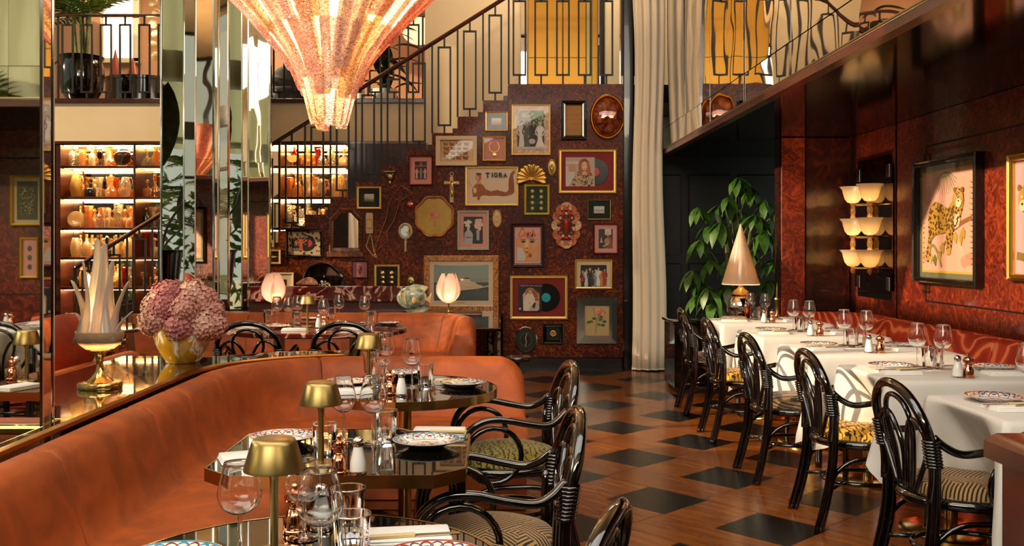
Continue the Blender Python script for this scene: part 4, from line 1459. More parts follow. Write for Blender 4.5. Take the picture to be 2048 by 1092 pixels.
def moulding(w, h, fw, d, prof=None):
    """mitred frame: outer size w x h, bar width fw, standing d off the wall"""
    prof = prof or [(0, 0), (0, -d), (.12, -d * 1.12), (.45, -d * .9), (.6, -d * 1.05), (.88, -d), (1, -d * .7), (1, 0)]
    rings = []
    for sx, sz in ((-1, -1), (1, -1), (1, 1), (-1, 1)):
        rings.append([(sx * (w / 2 - fw * a), y, sz * (h / 2 - fw * a)) for a, y in prof])
    rings.append(rings[0])
    return MB().loft([r[::-1] for r in rings], False)
def picture(name, label, rect_, fw, fm, d=.025, mat=None, mb=0, pane=True, flat_=False, cat='picture', plane=None):
    """returns thing, painter size (w,h), y of sheet"""
    if plane is None:
        x0, y0, x1, y1 = rect_
        w, h = (x1 - x0) * S, (y1 - y0) * S
        t = thing(name, label, cat, (bx_((x0 + x1) / 2), YB - .001, bz_((y0 + y1) / 2)), 0, None)
    else:
        w, h, loc, rz = plane
        t = thing(name, label, cat, loc, rz)
    fw = fw * S if plane is None else fw
    obj('frame', moulding(w, h, fw, d, [(0, 0), (0, -d), (.1, -d * 1.05), (.9, -d * 1.05), (1, -d), (1, 0)] if flat_ else None), fm, t, smooth=False)
    iw, ih = w - 2 * fw, h - 2 * fw
    ys = -d * .35
    if mat is not None:
        b = mb * S if plane is None else mb
        m = MB().box(-iw / 2, ys, -ih / 2, iw / 2, -.002, ih / 2)
        obj('mat_board', m, mat, t, smooth=False)
        if b:
            iw -= 2 * b; ih -= 2 * b
    if pane:
        obj('glass', MB().box(-w / 2 + fw, -d * .8, -h / 2 + fw, w / 2 - fw, -d * .8 + .001, h / 2 - fw), PANE, t, smooth=False)
    return t, iw, ih, ys - .0005
def sheet(t, P, name='print'):
    return obj(name, P.m, PAINT, t, smooth=False)
def figure(P, x, y, s, dress, skin='#d8a890', hair='#2a1810', k=1.0):
    """a small standing figure, height s"""
    a = P.h / P.w
    b = s * a
    P.poly([(x - .11 * b * k, y), (x + .11 * b * k, y), (x + .085 * b, y + .3 * s), (x + .07 * b, y + .5 * s), (x + .125 * b, y + .70 * s), (x + .11 * b, y + .78 * s), (x + .03 * b, y + .82 * s), (x - .03 * b, y + .82 * s), (x - .11 * b, y + .78 * s), (x - .125 * b, y + .70 * s), (x - .07 * b, y + .5 * s), (x - .085 * b, y + .3 * s)], dress)
    for q_ in (-1, 1): P.curve([(x + q_ * .105 * b, y + .76 * s), (x + q_ * .15 * b, y + .58 * s), (x + q_ * .06 * b, y + .44 * s)], .045 * s * P.h, tuple(c_ * .8 for c_ in lin(dress)))
    P.ell(x + .05 * b, y + .44 * s, .03 * b, .022 * s, skin, 8)
    P.poly([(x - .03 * b, y + .80 * s), (x + .03 * b, y + .80 * s), (x, y + .72 * s)], skin)
    P.ell(x, y + .905 * s, .07 * b, .085 * s, hair, 12)
    P.ell(x + .006 * b, y + .885 * s, .048 * b, .066 * s, skin, 12)
    P.rect(x - .025 * b, y + .893 * s, x + .035 * b, y + .902 * s, tuple(c_ * .35 for c_ in lin(skin)))

def beach(P, sky, sea, sand):
    P.rect(0, 0, 1, 1, sky).rect(0, 0, 1, .5, sea).rect(0, 0, 1, .28, sand)
    P.rect(.1, .35, .5, .55, '#c8a890')

# 1 small beach print
t, w, h, y = picture('framed_print', 'small beach print on green mat, nearest the stair top', (970, 223, 1016, 263), 3, GOLD, .02, GREENMAT, 10)
P = Paint(w, h, y); beach(P, '#e6ded2', '#d8b8a0', '#b88858'); sheet(t, P)
# 2 butterflies
t, w, h, y = picture('butterfly_case', 'ivory box frame of pinned brown butterflies', (872, 273, 954, 332), 8, CREAMF, .06, CREAMMAT, 0, flat_=True)
q = MB().box(-w / 2, -.05, -h / 2, -w / 2 + .006, -.004, h / 2); obj('inner_side', q, BRASS_SATIN, t)
bf = MB()
for sx in (-1, 1):
    bf.add([(0, -.004, .006), (sx * .022, -.010, .018), (sx * .027, -.010, .004), (0, -.004, -.002)], [(0, 1, 2, 3)])
    bf.add([(0, -.004, .0), (sx * .023, -.009, -.002), (sx * .016, -.009, -.018), (0, -.004, -.008)], [(0, 1, 2, 3)])
bf.box(-.0025, -.012, -.014, .0025, -.003, .014)
bm = bf.mesh('butterfly', noisy('butterfly_wing', [(.35, '#4a2a0e'), (.55, '#a86a24'), (.7, '#d8b060')], 60))
for i in range(4):
    for j in range(4):
        o = obj('butterfly', bm, None, t, (-.115 + .073 * j + R.uniform(-.008, .008), y, .075 - .05 * i))
        o.scale = (R.uniform(1.0, 1.35),) * 3
# 3 necklace
t, w, h, y = picture('necklace_case', 'gold pendant necklace on pink in a gilt frame', (965, 273, 1012, 323), 3.5, GOLDY, .045, PINKMAT, 0)
n_ = MB().tube([(.055 * math.sin(a), y - .006, .02 + .06 * math.cos(a)) for a in [math.radians(25 + 310 * i / 30) for i in range(31)]], .0028, 6)
obj('chain', n_, GOLD, t)
obj('pendant', MB().lathe([(.001, 0), (.024, 0), (.026, .003), (.02, .006), (.001, .006)], 18), GOLD, t, (0, y, -.065), (PI / 2, 0, 0))
# 4 large black and white wedding photo on shell mat
t, w, h, y = picture('framed_photo', 'large gilt framed black and white garden party photo on shell paper', (1022, 209, 1101, 311), 3.5, GOLDY, .03, noisy('shell_paper', [(.4, '#d8a88c'), (.6, '#efd8b8')], 30), 9)
P = Paint(w, h, y)
P.rect(0, 0, 1, 1, '#3a3c34').rect(0, .62, .5, 1, '#a8a89c').rect(.5, .6, 1, 1, '#4c6a30')
P.spots(lambda a, b: b > .55, 60, '#d8d8cc', .004, .012, 4); P.spots(lambda a, b: b > .6 and a > .4, 34, '#304a1c', .005, .012, 5)
figure(P, .16, .02, .72, '#e8e6de', '#c8c4b8'); figure(P, .36, .0, .76, '#5a5a54', '#b8b4a8'); figure(P, .60, .08, .68, '#1a1a1a', '#b8b4a8'); figure(P, .84, .0, .74, '#f2f0e8', '#c8c4b8', '#b0a890', 1.8)
P.rect(0, 0, 1, .06, '#d0ccc0'); P.ell(.55, .2, .12, .07, '#c8c4b8'); sheet(t, P)
# 5 plain tan panel
t, w, h, y = picture('framed_cloth', 'plain tan cloth in a black frame beside the oval mirror', (1122, 202, 1172, 280), 9, BLACK, .045, noisy('tan_cloth', [(.3, '#b0804c'), (.7, '#c89860')], 4, .9, sc=(1, 1, 6)), 0, pane=False)
# 6 convex oval
t = thing('convex_mirror', 'oval convex mirror in a gilt frame beside the curtain', 'mirror', (bx_(1214.5), YB - .001, bz_(234)))
oval = lambda rx, rz, n=48: [(rx * math.cos(2 * PI * i / n), rz * math.sin(2 * PI * i / n)) for i in range(n)]
rx, rz = 34.5 * S, 45.5 * S
fr = MB().loft([[(x * k, yy, z * k) for x, z in oval(rx, rz)][::-1] for k, yy in ((1, 0), (1, -.03), (.96, -.042), (.92, -.03), (.90, -.04), (.865, -.025), (.85, -.0))])
obj('frame', fr, GOLD, t)
m, nt, out = new('painted_convex_glass')
n = node(nt, 'ShaderNodeTexNoise', i_Scale=9, i_Detail=4, i_Distortion=2)
nt.links.new(coords(nt, (1, 1, .6)), n.inputs['Vector'])
bsdf(nt, out, ramp(nt, n.outputs[0], [(.3, lin('#2a0c08')), (.45, lin('#7a2412')), (.6, lin('#a85020')), (.72, lin('#6a7a28'))]), .05, .35, Coat_Weight=1, Coat_Roughness=.02)
dome = MB().loft([[(x * k, -.012 - .075 * math.sqrt(max(0, 1 - k * k)), z * k) for x, z in oval(rx * .86, rz * .86)][::-1] for k in (1, .97, .9, .78, .6, .4, .2, .01)])
obj('dome', dome, m, t, angle=3)
# 7 pink showgirls
t, w, h, y = picture('framed_photo', 'red framed photo of costumed dancers on pink mat', (818, 311, 866, 371), 3, REDF, .03, PINKMAT, 9)
P = Paint(w, h, y); P.rect(0, 0, 1, 1, '#2a0c10').rect(0, .72, 1, .78, '#c83a30').poly([(.3, .7), (.5, 1), (.7, .7)], '#7a6a70')
for x in (.16, .5, .84): figure(P, x, .05, .6, '#e8b0a8' if x != .5 else '#8090a0', '#e8b8a0'); 
sheet(t, P)
# 8 crucifix
t = thing('crucifix', 'ivory coloured crucifix beside the tiger poster', 'crucifix', (bx_(903.5), YB - .001, bz_(375)))
cr = MB().bbox(-.021, -.022, -.165, .021, 0, .12, .004)
obj('upright', cr, IVORY, t)
obj('crossbar', MB().bbox(-.085, -.0225, .035, .085, -.0005, .068, .004), IVORY, t)
obj('hanging_ring', MB().tube([(.02 * math.cos(a), -.01, .148 + .02 * math.sin(a)) for a in [2 * PI * i / 20 for i in range(20)]], .005, 6, True).tube([(0, -.01, .115), (0, -.01, .13)], .008, 6), IVORY, t)
fg = MB().tube(sp([(-.05, -.03, .062), (-.02, -.032, .045), (0, -.034, .042), (.02, -.032, .045), (.05, -.03, .062)], 4), .006, 6)
fg.tube(sp([(0, -.034, .05), (.004, -.036, .01), (-.004, -.034, -.03), (.004, -.036, -.075), (0, -.03, -.10)], 4), .012, 8, rr=None)
fg.ball((0, -.038, .066), .013, 8, 6)
obj('figure', fg, GOLD, t)
# 9 TIGRA poster
t, w, h, y = picture('framed_poster', 'wide tiger costume poster lettered TIGRA in a gilt frame', (930, 333, 1037, 412), 4, GOLDY, .03, CREAMMAT, 0)
P = Paint(w, h, y)
P.rect(0, 0, 1, 1, '#ead9be')
body = [(.12, .20), (.10, .40), (.17, .56), (.25, .62), (.33, .52), (.38, .42), (.48, .36), (.60, .40), (.70, .36), (.80, .33), (.84, .40), (.84, .66), (.88, .86), (.95, .96), (.98, .90), (.93, .80), (.95, .60), (.96, .34), (.90, .25), (.75, .21), (.60, .23), (.45, .22), (.36, .24), (.28, .22), (.25, .10), (.20, .12), (.22, .20)]
P.poly(body, '#c9733a')
ip = inpoly(body)
for i in range(58):
    u = .11 + i * .0147
    col = [v / 60 for v in range(6, 59) if ip(u, v / 60)]
    if len(col) < 4: continue
    a0, a1 = min(col), max(col)
    if u > .83:
        continue
    P.curve([(u, a0), (u + .012, (a0 + a1) / 2), (u - .004 + .014 * math.sin(i), a1 - .01)], .0018 if i % 2 else .0028, '#2a140a')
for i in range(20):
    v = .30 + i * .03
    row = [u / 100 for u in range(82, 99) if ip(u / 100, v)]
    if len(row) > 3: P.curve([(min(row), v), (min(row) + .03, v + .014), (max(row), v - .004)], .0032, '#2a140a')
P.poly([(.18, .55), (.22, .72), (.27, .70), (.28, .55)], '#d8a078')
P.ell(.235, .74, .055, .085, '#c9733a'); P.ell(.205, .73, .036, .065, '#e2b08c'); P.ell(.235, .84, .055, .04, '#7a3a18'); P.ell(.275, .83, .018, .03, '#7a3a18')
P.ell(.19, .75, .007, .008, '#2a140a'); P.ell(.188, .70, .009, .007, '#a83a28')
P.line([(.03, .62), (.13, .44)], .006, '#b8986c'); P.ell(.16, .38, .035, .08, '#e8d4b8')
def ser(x, segs, sc=.062, z0=.76, hh=.105):
    for s_ in segs: P.line([(x + a * sc, z0 + b * hh) for a, b in s_], .014, '#2a2014')
X0 = .385
ser(X0, [[(0, 1), (1, 1)], [(.5, 1), (.5, 0)], [(.25, 0), (.75, 0)], [(0, 1.05), (0, .75)], [(1, 1.05), (1, .75)]])
ser(X0 + .105, [[(.15, 1), (.65, 1)], [(.4, 1), (.4, 0)], [(.15, 0), (.65, 0)]], .05)
ser(X0 + .165, [[(.95, .75), (.7, .98), (.3, .98), (.02, .7), (.02, .3), (.3, .02), (.7, .02), (.95, .2), (.95, .45), (.6, .45)]])
ser(X0 + .26, [[(.1, 1), (.1, 0)], [(0, 0), (.35, 0)], [(.0, .98), (.7, .98), (.9, .76), (.7, .52), (.1, .52)], [(.5, .5), (.95, 0)], [(.8, 0), (1.1, 0)]])
ser(X0 + .355, [[(.05, 0), (.5, 1), (.95, 0)], [(.22, .35), (.78, .35)], [(-.1, 0), (.25, 0)], [(.75, 0), (1.1, 0)]])
sheet(t, P)
# 10 gold shell
t = thing('shell_dish', 'gilt scallop shell dish beside the record frames', 'shell', (bx_(1062.5), YB - .001, bz_(351)))
def shell_mb(r, ribs, depth=.05, a0=-115, a1=115, sub=8):
    q = MB(); rings = []
    n = ribs * sub
    for f in (.02, .25, .5, .75, .92, 1.0):
        ring = []
        for i in range(n + 1):
            a = math.radians(a0 + (a1 - a0) * i / n)
            rib = abs(math.sin(PI * i / sub))
            rr = r * f * (1 + (.06 * rib if f > .7 else 0))
            ring.append((rr * math.sin(a), -.012 - depth * math.sin(f * PI * .55) * .7 - .012 * rib * f, rr * math.cos(a)))
        rings.append(ring)
    return q.loft(rings, False)
o = obj('shell', shell_mb(.155, 12), GOLD, t, (0, 0, -.04), angle=3)
o.modifiers.new('thick', 'SOLIDIFY').thickness = .006
obj('hinge', MB().ball((0, -.02, -.045), .022, 12, 8, (1, .6, .8)), GOLD, t)
def medal(px, py, rpx, rpy, label, m, rim, name='medallion'):
    t = thing(name, label, 'medallion', (bx_(px), YB - .001, bz_(py)))
    a, b = rpx * S, rpy * S
    obj('rim', MB().loft([[(x * k, yy, z * k) for x, z in oval(a, b, 28)][::-1] for k, yy in ((1, 0), (1, -.014), (.9, -.018), (.82, -.01), (.8, 0))]), rim, t)
    f = MB().loft([[(x * k, -.006 - .012 * (1 - k), z * k) for x, z in oval(a * .84, b * .84, 28)][::-1] for k in (1, .8, .5, .01)])
    f.ball((0, -.016, b * .22), a * .26, 10, 6, (1, .6, 1.1)).ball((0, -.014, -b * .2), a * .36, 10, 6, (1, .5, 1.5))
    obj('relief', f, m, t)
    return t
medal(1103.5, 335, 8.5, 17, 'small dark bronze oval relief beside the gilt shell', BRASS_SATIN, GOLD)
medal(994, 437, 9, 17.5, 'ivory oval relief beside the mint framed photo', IVORY, IVORY)
medal(821.5, 563, 8.5, 11, 'little bronze oval relief above the fish', BRASS_SATIN, BRASS_SATIN)
# 12 and 22 records
def record(label, rect_, jacket, disc, lab, draw):
    t, w, h, y = picture('framed_record', label, rect_, 5.5, GOLDY, .035, REDMAT, 0)
    x0, y0, x1, y1 = rect_
    cx, cy = (x0 + x1) / 2, (y0 + y1) / 2
    jx0, jy0, jx1, jy1 = jacket
    dx, dy, dr = disc
    X, Z = (dx - cx) * S, -(dy - cy) * S
    o = obj('disc', MB().lathe([(.012, .001), (dr * S, .001), (dr * S, .0035), (.012, .0035)], 48, (0, 0, 0)), flat('vinyl', '#0c0c0a', .22), t, (X, y, Z), (PI / 2, 0, 0))
    o2 = obj('disc_label', MB().lathe([(.006, .0035), (dr * S * .32, .0035), (dr * S * .32, .0042), (.006, .0042)], 32), lab, t, (X, y, Z), (PI / 2, 0, 0))
    jw, jh = (jx1 - jx0) * S, (jy1 - jy0) * S
    jX, jZ = ((jx0 + jx1) / 2 - cx) * S, -((jy0 + jy1) / 2 - cy) * S
    obj('sleeve_card', MB().box(jX - jw / 2, y - .007, jZ - jh / 2, jX + jw / 2, y - .0045, jZ + jh / 2), CREAMMAT, t, smooth=False)
    P = Paint(jw, jh, -.0002)
    draw(P)
    o = sheet(t, P, 'sleeve')
    o.location = (jX, y - .0072, jZ)
    return t, o, jw, jh, P
def d1_(P):
    P.rect(0, 0, 1, 1, '#c8b4a0').rect(0, 0, .3, .7, '#d8d0c8').rect(.1, .5, .35, .75, '#c89c80')
    P.poly([(.1, 0), (.36, .42), (.4, .56), (.8, .56), (.92, .45), (.97, 0)], '#c8ac84')
    P.spots(inpoly([(.1, 0), (.36, .42), (.42, .5), (.8, .52), (.92, .45), (.97, 0)]), 80, '#1c140e', .005, .010, 3)
    P.poly([(.45, .4), (.44, .8), (.52, .94), (.7, .96), (.8, .86), (.86, .6), (.84, .42), (.7, .34), (.55, .36)], '#b06438')
    P.poly([(.55, .4), (.75, .4), (.7, .52), (.6, .52)], '#e0b090')
    P.ell(.645, .70, .095, .15, '#ecc4a8'); P.poly([(.53, .86), (.5, .74), (.58, .86), (.7, .88), (.78, .8), (.72, .95), (.6, .95)], '#7a4424')
    P.ell(.605, .73, .018, .012, '#5a4a40'); P.ell(.69, .73, .018, .012, '#5a4a40'); P.ell(.65, .615, .025, .012, '#b8483c')
t, o, jw, jh, P = record('framed record with a red label and a woman in leopard print on the sleeve', (1117, 299, 1232, 387), (1131, 315, 1189, 373), (1189.5, 344, 27), flat('red_label', '#d83a2c', .4), d1_)
text(o, 'DALIDA', -jw * .28, jh * .28, P.y - .0004, .04, flat('white_ink', '#f4eee4', .6), bold=.0008)
def d2_(P):
    P.rect(0, 0, 1, 1, '#120c0a')
    P.poly([(.22, .05), (.2, .62), (.3, .7), (.36, .8), (.5, .86), (.66, .82), (.76, .7), (.9, .64), (.9, .1), (.82, .04), (.3, .04)], '#e0b8a0')
    P.poly([(.3, .5), (.32, .72), (.4, .8), (.6, .82), (.72, .74), (.86, .66), (.88, .4), (.75, .4)], '#a05428')
    P.spots(lambda a, b: .3 < a < .88 and .42 < b < .78, 40, '#e0a878', .003, .007, 8)
    P.poly([(.24, .05), (.22, .34), (.28, .48), (.32, .6), (.42, .66), (.62, .66), (.7, .5), (.74, .3), (.6, .26), (.5, .06)], '#efe2cc')
    P.poly([(.45, .06), (.52, .2), (.85, .4), (.88, .1), (.8, .05)], '#cdb8b0'); P.poly([(.6, .16), (.62, .26), (.72, .36), (.76, .3), (.7, .12)], '#2a2018')
    P.ell(.52, .72, .075, .11, '#dcae90'); P.ell(.52, .80, .08, .05, '#b87a3c'); P.ell(.5, .32, .05, .03, '#dcae90')
    P.ell(.08, .12, .04, .042, '#e8e0d0'); P.ell(.08, .12, .016, .017, '#120c0a')
t, o, jw, jh, P = record('framed record with a turquoise label above the oval medallion clock', (1020, 551, 1135, 638), (1036, 567, 1083, 624), (1092, 595, 28), flat('blue_label', '#12a8c4', .4), d2_)
text(o, 'LIBERACE  Piano Favorites', jw * .06, jh * .405, P.y - .0004, .0225, flat('rose_ink', '#d87a78', .6), bold=.0006)
# 13 brooches
def studs(t, w, h, y, cols, rows, m, r=.016):
    for i in range(rows):
        for j in range(cols):
            q = MB().lathe([(.001, .012), (r * .4, .011), (r * .75, .006), (r, .004), (r, 0)], 12, wob=(lambda a, z: 1 + .18 * math.cos(5 * a)) if i % 2 == 0 else None)
            obj('brooch', q, m, t, ((j - (cols - 1) / 2) * w * .42, y, (rows - 1 - i - (rows - 1) / 2) * h * .22), (PI / 2, 0, 0))
t, w, h, y = picture('brooch_case', 'yellow framed case of eight gold brooches on green', (1048, 369, 1099, 430), 4.5, YELLOWF, .035, noisy('green_velvet_mat', [(.3, '#122010'), (.7, '#2a4420')], 8, .7), 0)
studs(t, w, h, y, 2, 4, IVORY, .019)
t, w, h, y = picture('earring_case', 'gilt framed case of earrings on black above the marble ledge', (749, 529, 800, 582), 4.5, GOLDY, .03, BLACKMAT, 0)
studs(t, w, h, y, 2, 3, GOLD, .022)
for j in (-1, 1): obj('hoop', MB().tube([(j * w * .21 + .018 * math.cos(a), y - .008, h * .3 + .03 * math.sin(a)) for a in [2 * PI * i / 18 for i in range(18)]], .003, 5, True), STEEL, t)
# 14 lobster shell plaque
t = thing('lobster_plaque', 'oval wreath of orange scallop shells round a red lobster', 'plaque', (bx_(1132), YB - .001, bz_(451)))
sc = [noisy('scallop_' + c, [(.3, a), (.7, b)], 40, .5) for c, a, b in (('pale', '#d89a6a', '#f0d8b4'), ('coral', '#b8522c', '#e09468'))]
obj('board', MB().loft([[(x, -.02 * k, z) for x, z in oval(.12, .2, 32)][::-1] for k in (0, 1)], True, False, True), BLACKM, t)
shm = [shell_mb(.062, 9, .03, -125, 125, 6).mesh('scallop', m_, angle=3) for m_ in sc]
for i in range(12):
    a = 2 * PI * i / 12
    o = obj('scallop', shm[i % 3 != 0], None, t, (.105 * math.sin(a), -.008, .195 * math.cos(a)))
    o.rotation_euler = (0, a, 0); o.scale = (.95, 1, .95)
lo = MB()
LOB = flat('lobster_shell', '#b8321a', .3)
for i in range(8):
    f = i / 7
    lo.ball((.004 * math.sin(i), -.045, -.01 - .105 * f), .026 - .010 * f, 10, 6, (1, .8, .55))
lo.ball((0, -.045, .03), .03, 12, 8, (1, .8, 1.6)).ball((0, -.04, -.135), .024, 8, 5, (1.3, .4, .7))
obj('body', lo, LOB, t)
for s in (-1, 1):
    q = MB().tube(sp([(s * .02, -.045, .05), (s * .045, -.045, .08), (s * .04, -.05, .11)], 4), .008, 6)
    q.ball((s * .032, -.05, .135), .018, 10, 6, (.8, .6, 1.9))
    obj('claw', q, LOB, t)
    q = MB()
    for k in range(4): q.tube(sp([(s * .02, -.04, .02 - k * .02), (s * .055, -.045, .03 - k * .028), (s * .075, -.03, .0 - k * .034)], 4), .004, 5)
    q.tube(sp([(s * .008, -.05, .08), (s * .02, -.055, .14), (s * .012, -.05, .19)], 4), .002, 5)
    obj('legs', q, LOB, t)
for i in range(14):
    a = 2 * PI * i / 14
    obj('pebble_shell', MB().ball((.078 * math.sin(a), -.03, .13 * math.cos(a)), R.uniform(.014, .02), 8, 6, (1, .7, 1)), sc[i % 2], t)
# 15, 27 small sea prints
t, w, h, y = picture('framed_print', 'small seascape on black mat beside the lobster plaque', (1174, 399, 1222, 440), 2.5, BRASS_SATIN, .02, GREENMAT, 11)
P = Paint(w, h, y); beach(P, '#cfd8d4', '#9ab4b0', '#d8c0a8'); sheet(t, P)
t, w, h, y = picture('framed_print', 'small coast print on black mat under the dark bracket', (714, 373, 763, 418), 4, GOLDY, .025, BLACKMAT, 11)
P = Paint(w, h, y); beach(P, '#e4e0cc', '#c8ccb8', '#6a7a50'); sheet(t, P)
# 16 mint
t, w, h, y = picture('framed_photo', 'mint framed photo of a woman beside a flower vase on pink mat', (915, 421, 978, 500), 4.5, MINT, .03, PINKMAT, 8)
P = Paint(w, h, y); P.rect(0, 0, 1, 1, '#20241c').spots(lambda a, b: b < .8, 40, '#3a4a28', .004, .01, 9)
P.poly([(.0, 0), (.05, .4), (.2, .52), (.35, .5), (.48, .36), (.46, 0)], '#b8bcc0'); P.ell(.24, .6, .08, .1, '#d0ccc4'); P.rect(.19, .48, .29, .56, '#d0ccc4')
P.spots(lambda a, b: (a - .22) ** 2 / .04 + (b - .76) ** 2 / .014 < 1, 50, '#e6e2da', .006, .012, 2); P.rect(.1, .22, .4, .25, '#505860')
P.poly([(.68, .12), (.66, .5), (.84, .5), (.82, .12)], '#a8a8b4'); P.spots(lambda a, b: (a - .78) ** 2 / .04 + (b - .72) ** 2 / .045 < 1, 90, '#e8c8c0', .006, .014, 6); sheet(t, P)
# 18 Crush
t, w, h, y = picture('framed_poster', 'dark framed pink poster lettered Crush with a close face', (1022, 447, 1088, 534), 7, MAROON, .035, PINKMAT, 0)
P = Paint(w, h, y)
P.rect(0, 0, 1, 1, '#e8aca4').rect(.07, .06, .93, .68, '#c88a60').rect(.09, .075, .91, .665, '#e8a45c')
P.poly([(.09, .075), (.09, .45), (.3, .42), (.42, .2), (.4, .075)], '#d8d4cc'); P.poly([(.35, .665), (.4, .4), (.5, .35), (.55, .5), (.52, .665)], '#eac8a4')
P.poly([(.55, .075), (.6, .25), (.9, .3), (.91, .075)], '#d8b080'); P.poly([(.7, .4), (.91, .5), (.91, .665), (.66, .665)], '#dcb48c')
for x in (.34, .68): P.ell(x, .60, .09, .035, '#6a3a28').ell(x, .6, .03, .025, '#1c1410').curve([(x - .11, .64), (x, .665), (x + .11, .635)], .006, '#4a2a18')
P.ell(.47, .42, .05, .02, '#8a4a34').ell(.48, .31, .06, .025, '#c8403c').ell(.6, .22, .07, .06, '#b85034').ell(.5, .18, .02, .015, '#3a1a14')
C_ = '#d8742c'
for c in ([(.36, .90), (.30, .95), (.22, .88), (.16, .76), (.22, .72), (.32, .78)], [(.24, .92), (.3, .98), (.36, .93)], [(.34, .74), (.38, .84), (.42, .84), (.42, .80)], [(.45, .84), (.44, .75), (.49, .75), (.52, .84), (.52, .74)], [(.64, .84), (.57, .83), (.6, .79), (.63, .76), (.55, .745)], [(.72, .93), (.67, .74), (.71, .82), (.76, .82), (.76, .75), (.84, .79)]):
    P.curve(c, .014, C_)
P.line([(.45, .71), (.75, .71)], .004, '#5a3a34'); sheet(t, P)
# 19 red frame
t, w, h, y = picture('framed_photo', 'red framed photo of a woman with a handbag on pink mat', (1186, 447, 1236, 508), 3, REDF, .03, PINKMAT, 8)
P = Paint(w, h, y); P.rect(0, 0, 1, 1, '#3a342c').rect(.45, .7, .9, 1, '#d8d4c8').poly([(.4, 0), (.5, .5), (.75, .72), (1, .4), (1, 0)], '#8a5a3a').ell(.64, .74, .1, .09, '#d8b498').ell(.6, .36, .2, .18, '#c08a68').poly([(.1, .3), (.2, .62), (.28, .3)], '#c8c0b0').line([(.3, .1), (.7, .25)], .01, '#e0d0b8'); sheet(t, P)
# 20 group photo
t, w, h, y = picture('framed_photo', 'gilt framed colour photo of a party of guests', (1149, 518, 1225, 578), 4, GOLD, .028, CREAMMAT, 8)
P = Paint(w, h, y); P.rect(0, 0, 1, 1, '#140c0a')
for i, (x, c) in enumerate([(.08, '#3a2a28'), (.22, '#d8d8d4'), (.36, '#1c1c20'), (.46, '#30343c'), (.58, '#8a9498'), (.68, '#f0ece4'), (.80, '#d88a28'), (.92, '#a83020')]): figure(P, x, -.2 + .05 * (i % 2), .9 + .08 * (i % 3), c, '#d8a888', '#3a2418' if i % 2 else '#c8b090')
P.ell(.06, .2, .06, .14, '#b8281c'); sheet(t, P)
# 21 boat poster
t, w, h, y = picture('framed_poster', 'large yellow burl framed poster of a motor yacht at sea', (848, 511, 997, 622), 11, BURL_GOLD, .03, CREAMMAT, 0, flat_=True)
P = Paint(w, h, y)
P.rect(0, 0, 1, 1, '#e4cfae').rect(.07, .11, .93, .89, '#8fa49a')
for i in range(9): P.rect(.07, .62 + i * .03, .93, .66 + i * .03, (.32 - .006 * i, .40 + .002 * i, .36 + .002 * i))
P.rect(.07, .11, .93, .52, '#4a5a54')
q = random.Random(3)
for i in range(70): 
    x, v = q.uniform(.07, .85), q.uniform(.12, .48)
    P.line([(x, v), (x + q.uniform(.03, .08), v + .002)], .0025, q.choice(['#2c3a36', '#788880', '#3a4844']))
P.poly([(.12, .40), (.1, .46), (.3, .50), (.55, .52), (.72, .50), (.84, .44), (.78, .38), (.5, .34), (.25, .36)], '#d8c49c')
P.poly([(.36, .50), (.42, .555), (.72, .53), (.74, .49)], '#e8d8b4').poly([(.52, .54), (.55, .60), (.63, .60), (.65, .535)], '#e0cca4').rect(.55, .60, .63, .625, '#2a2a24')
P.line([(.4, .525), (.74, .505)], .004, '#5a5a48').line([(.1, .45), (.78, .41)], .003, '#a89068').line([(.78, .40), (.93, .44)], .012, '#c8d0c4')
P.rect(.07, .905, .15, .915, '#8a7a60').rect(.82, .905, .93, .912, '#a89478').rect(.44, .06, .56, .07, '#8a7a60'); sheet(t, P)
# 23 bevelled mirror frame with rose
t, w, h, y = picture('framed_rose', 'botanical rose picture in a mirrored frame near the curtain', (1153, 594, 1234, 687), .1, CHROME, .012, flat('parchment', '#c8ac74', .8), 16)
x0 = 81 * S / 2; z0 = 93 * S / 2
mfr = flat('mirror_frame_glass', (.55, .62, .56), .05, .9)
for pts in ([(-1, -1), (1, -1), (.62, -.66), (-.62, -.66)], [(-1, 1), (1, 1), (.62, .66), (-.62, .66)], [(-1, -1), (-1, 1), (-.62, .66), (-.62, -.66)], [(1, -1), (1, 1), (.62, .66), (.62, -.66)]):
    q = MB(); vs = []
    for i, (a, b) in enumerate(pts): vs.append((a * x0 * .99, -.034 if abs(a) == 1 else -.04, b * z0 * .99))
    vs += [(a, -.003, c) for a, b, c in vs]
    q.add(vs, [(0, 1, 2, 3), (4, 5, 6, 7), (0, 1, 5, 4), (1, 2, 6, 5), (2, 3, 7, 6), (3, 0, 4, 7)])
    obj('mirror_bevel', q, mfr, t, smooth=False)
P = Paint(w, h, y - .012); P.rect(0, 0, 1, 1, '#c8ac74')
P.curve([(.44, .05), (.47, .3), (.5, .5), (.62, .72)], .006, '#5a6a34').curve([(.5, .5), (.4, .7), (.36, .84)], .004, '#5a6a34')
for x, v, r in ((.26, .46, 0), (.38, .56, 1), (.64, .52, 0), (.8, .46, 1), (.58, .36, 0), (.74, .34, 1), (.16, .44, 1), (.66, .6, 0)): P.poly([(x - .09, v - .02), (x - .03, v + .05), (x + .07, v + .03), (x + .1, v - .01), (x + .02, v - .05)], '#3f5a30' if r else '#54703c')
q = random.Random(5)
for i in range(46):
    a, rr_ = q.uniform(0, 6.28), q.random() ** .5
    P.ell(.64 + .17 * rr_ * math.cos(a), .76 + .12 * rr_ * math.sin(a), .045, .028, q.choice(['#d8785a', '#e89a7c', '#c85a44', '#f0b090']), 8)
P.ell(.355, .87, .03, .035, '#c86a50'); sheet(t, P)
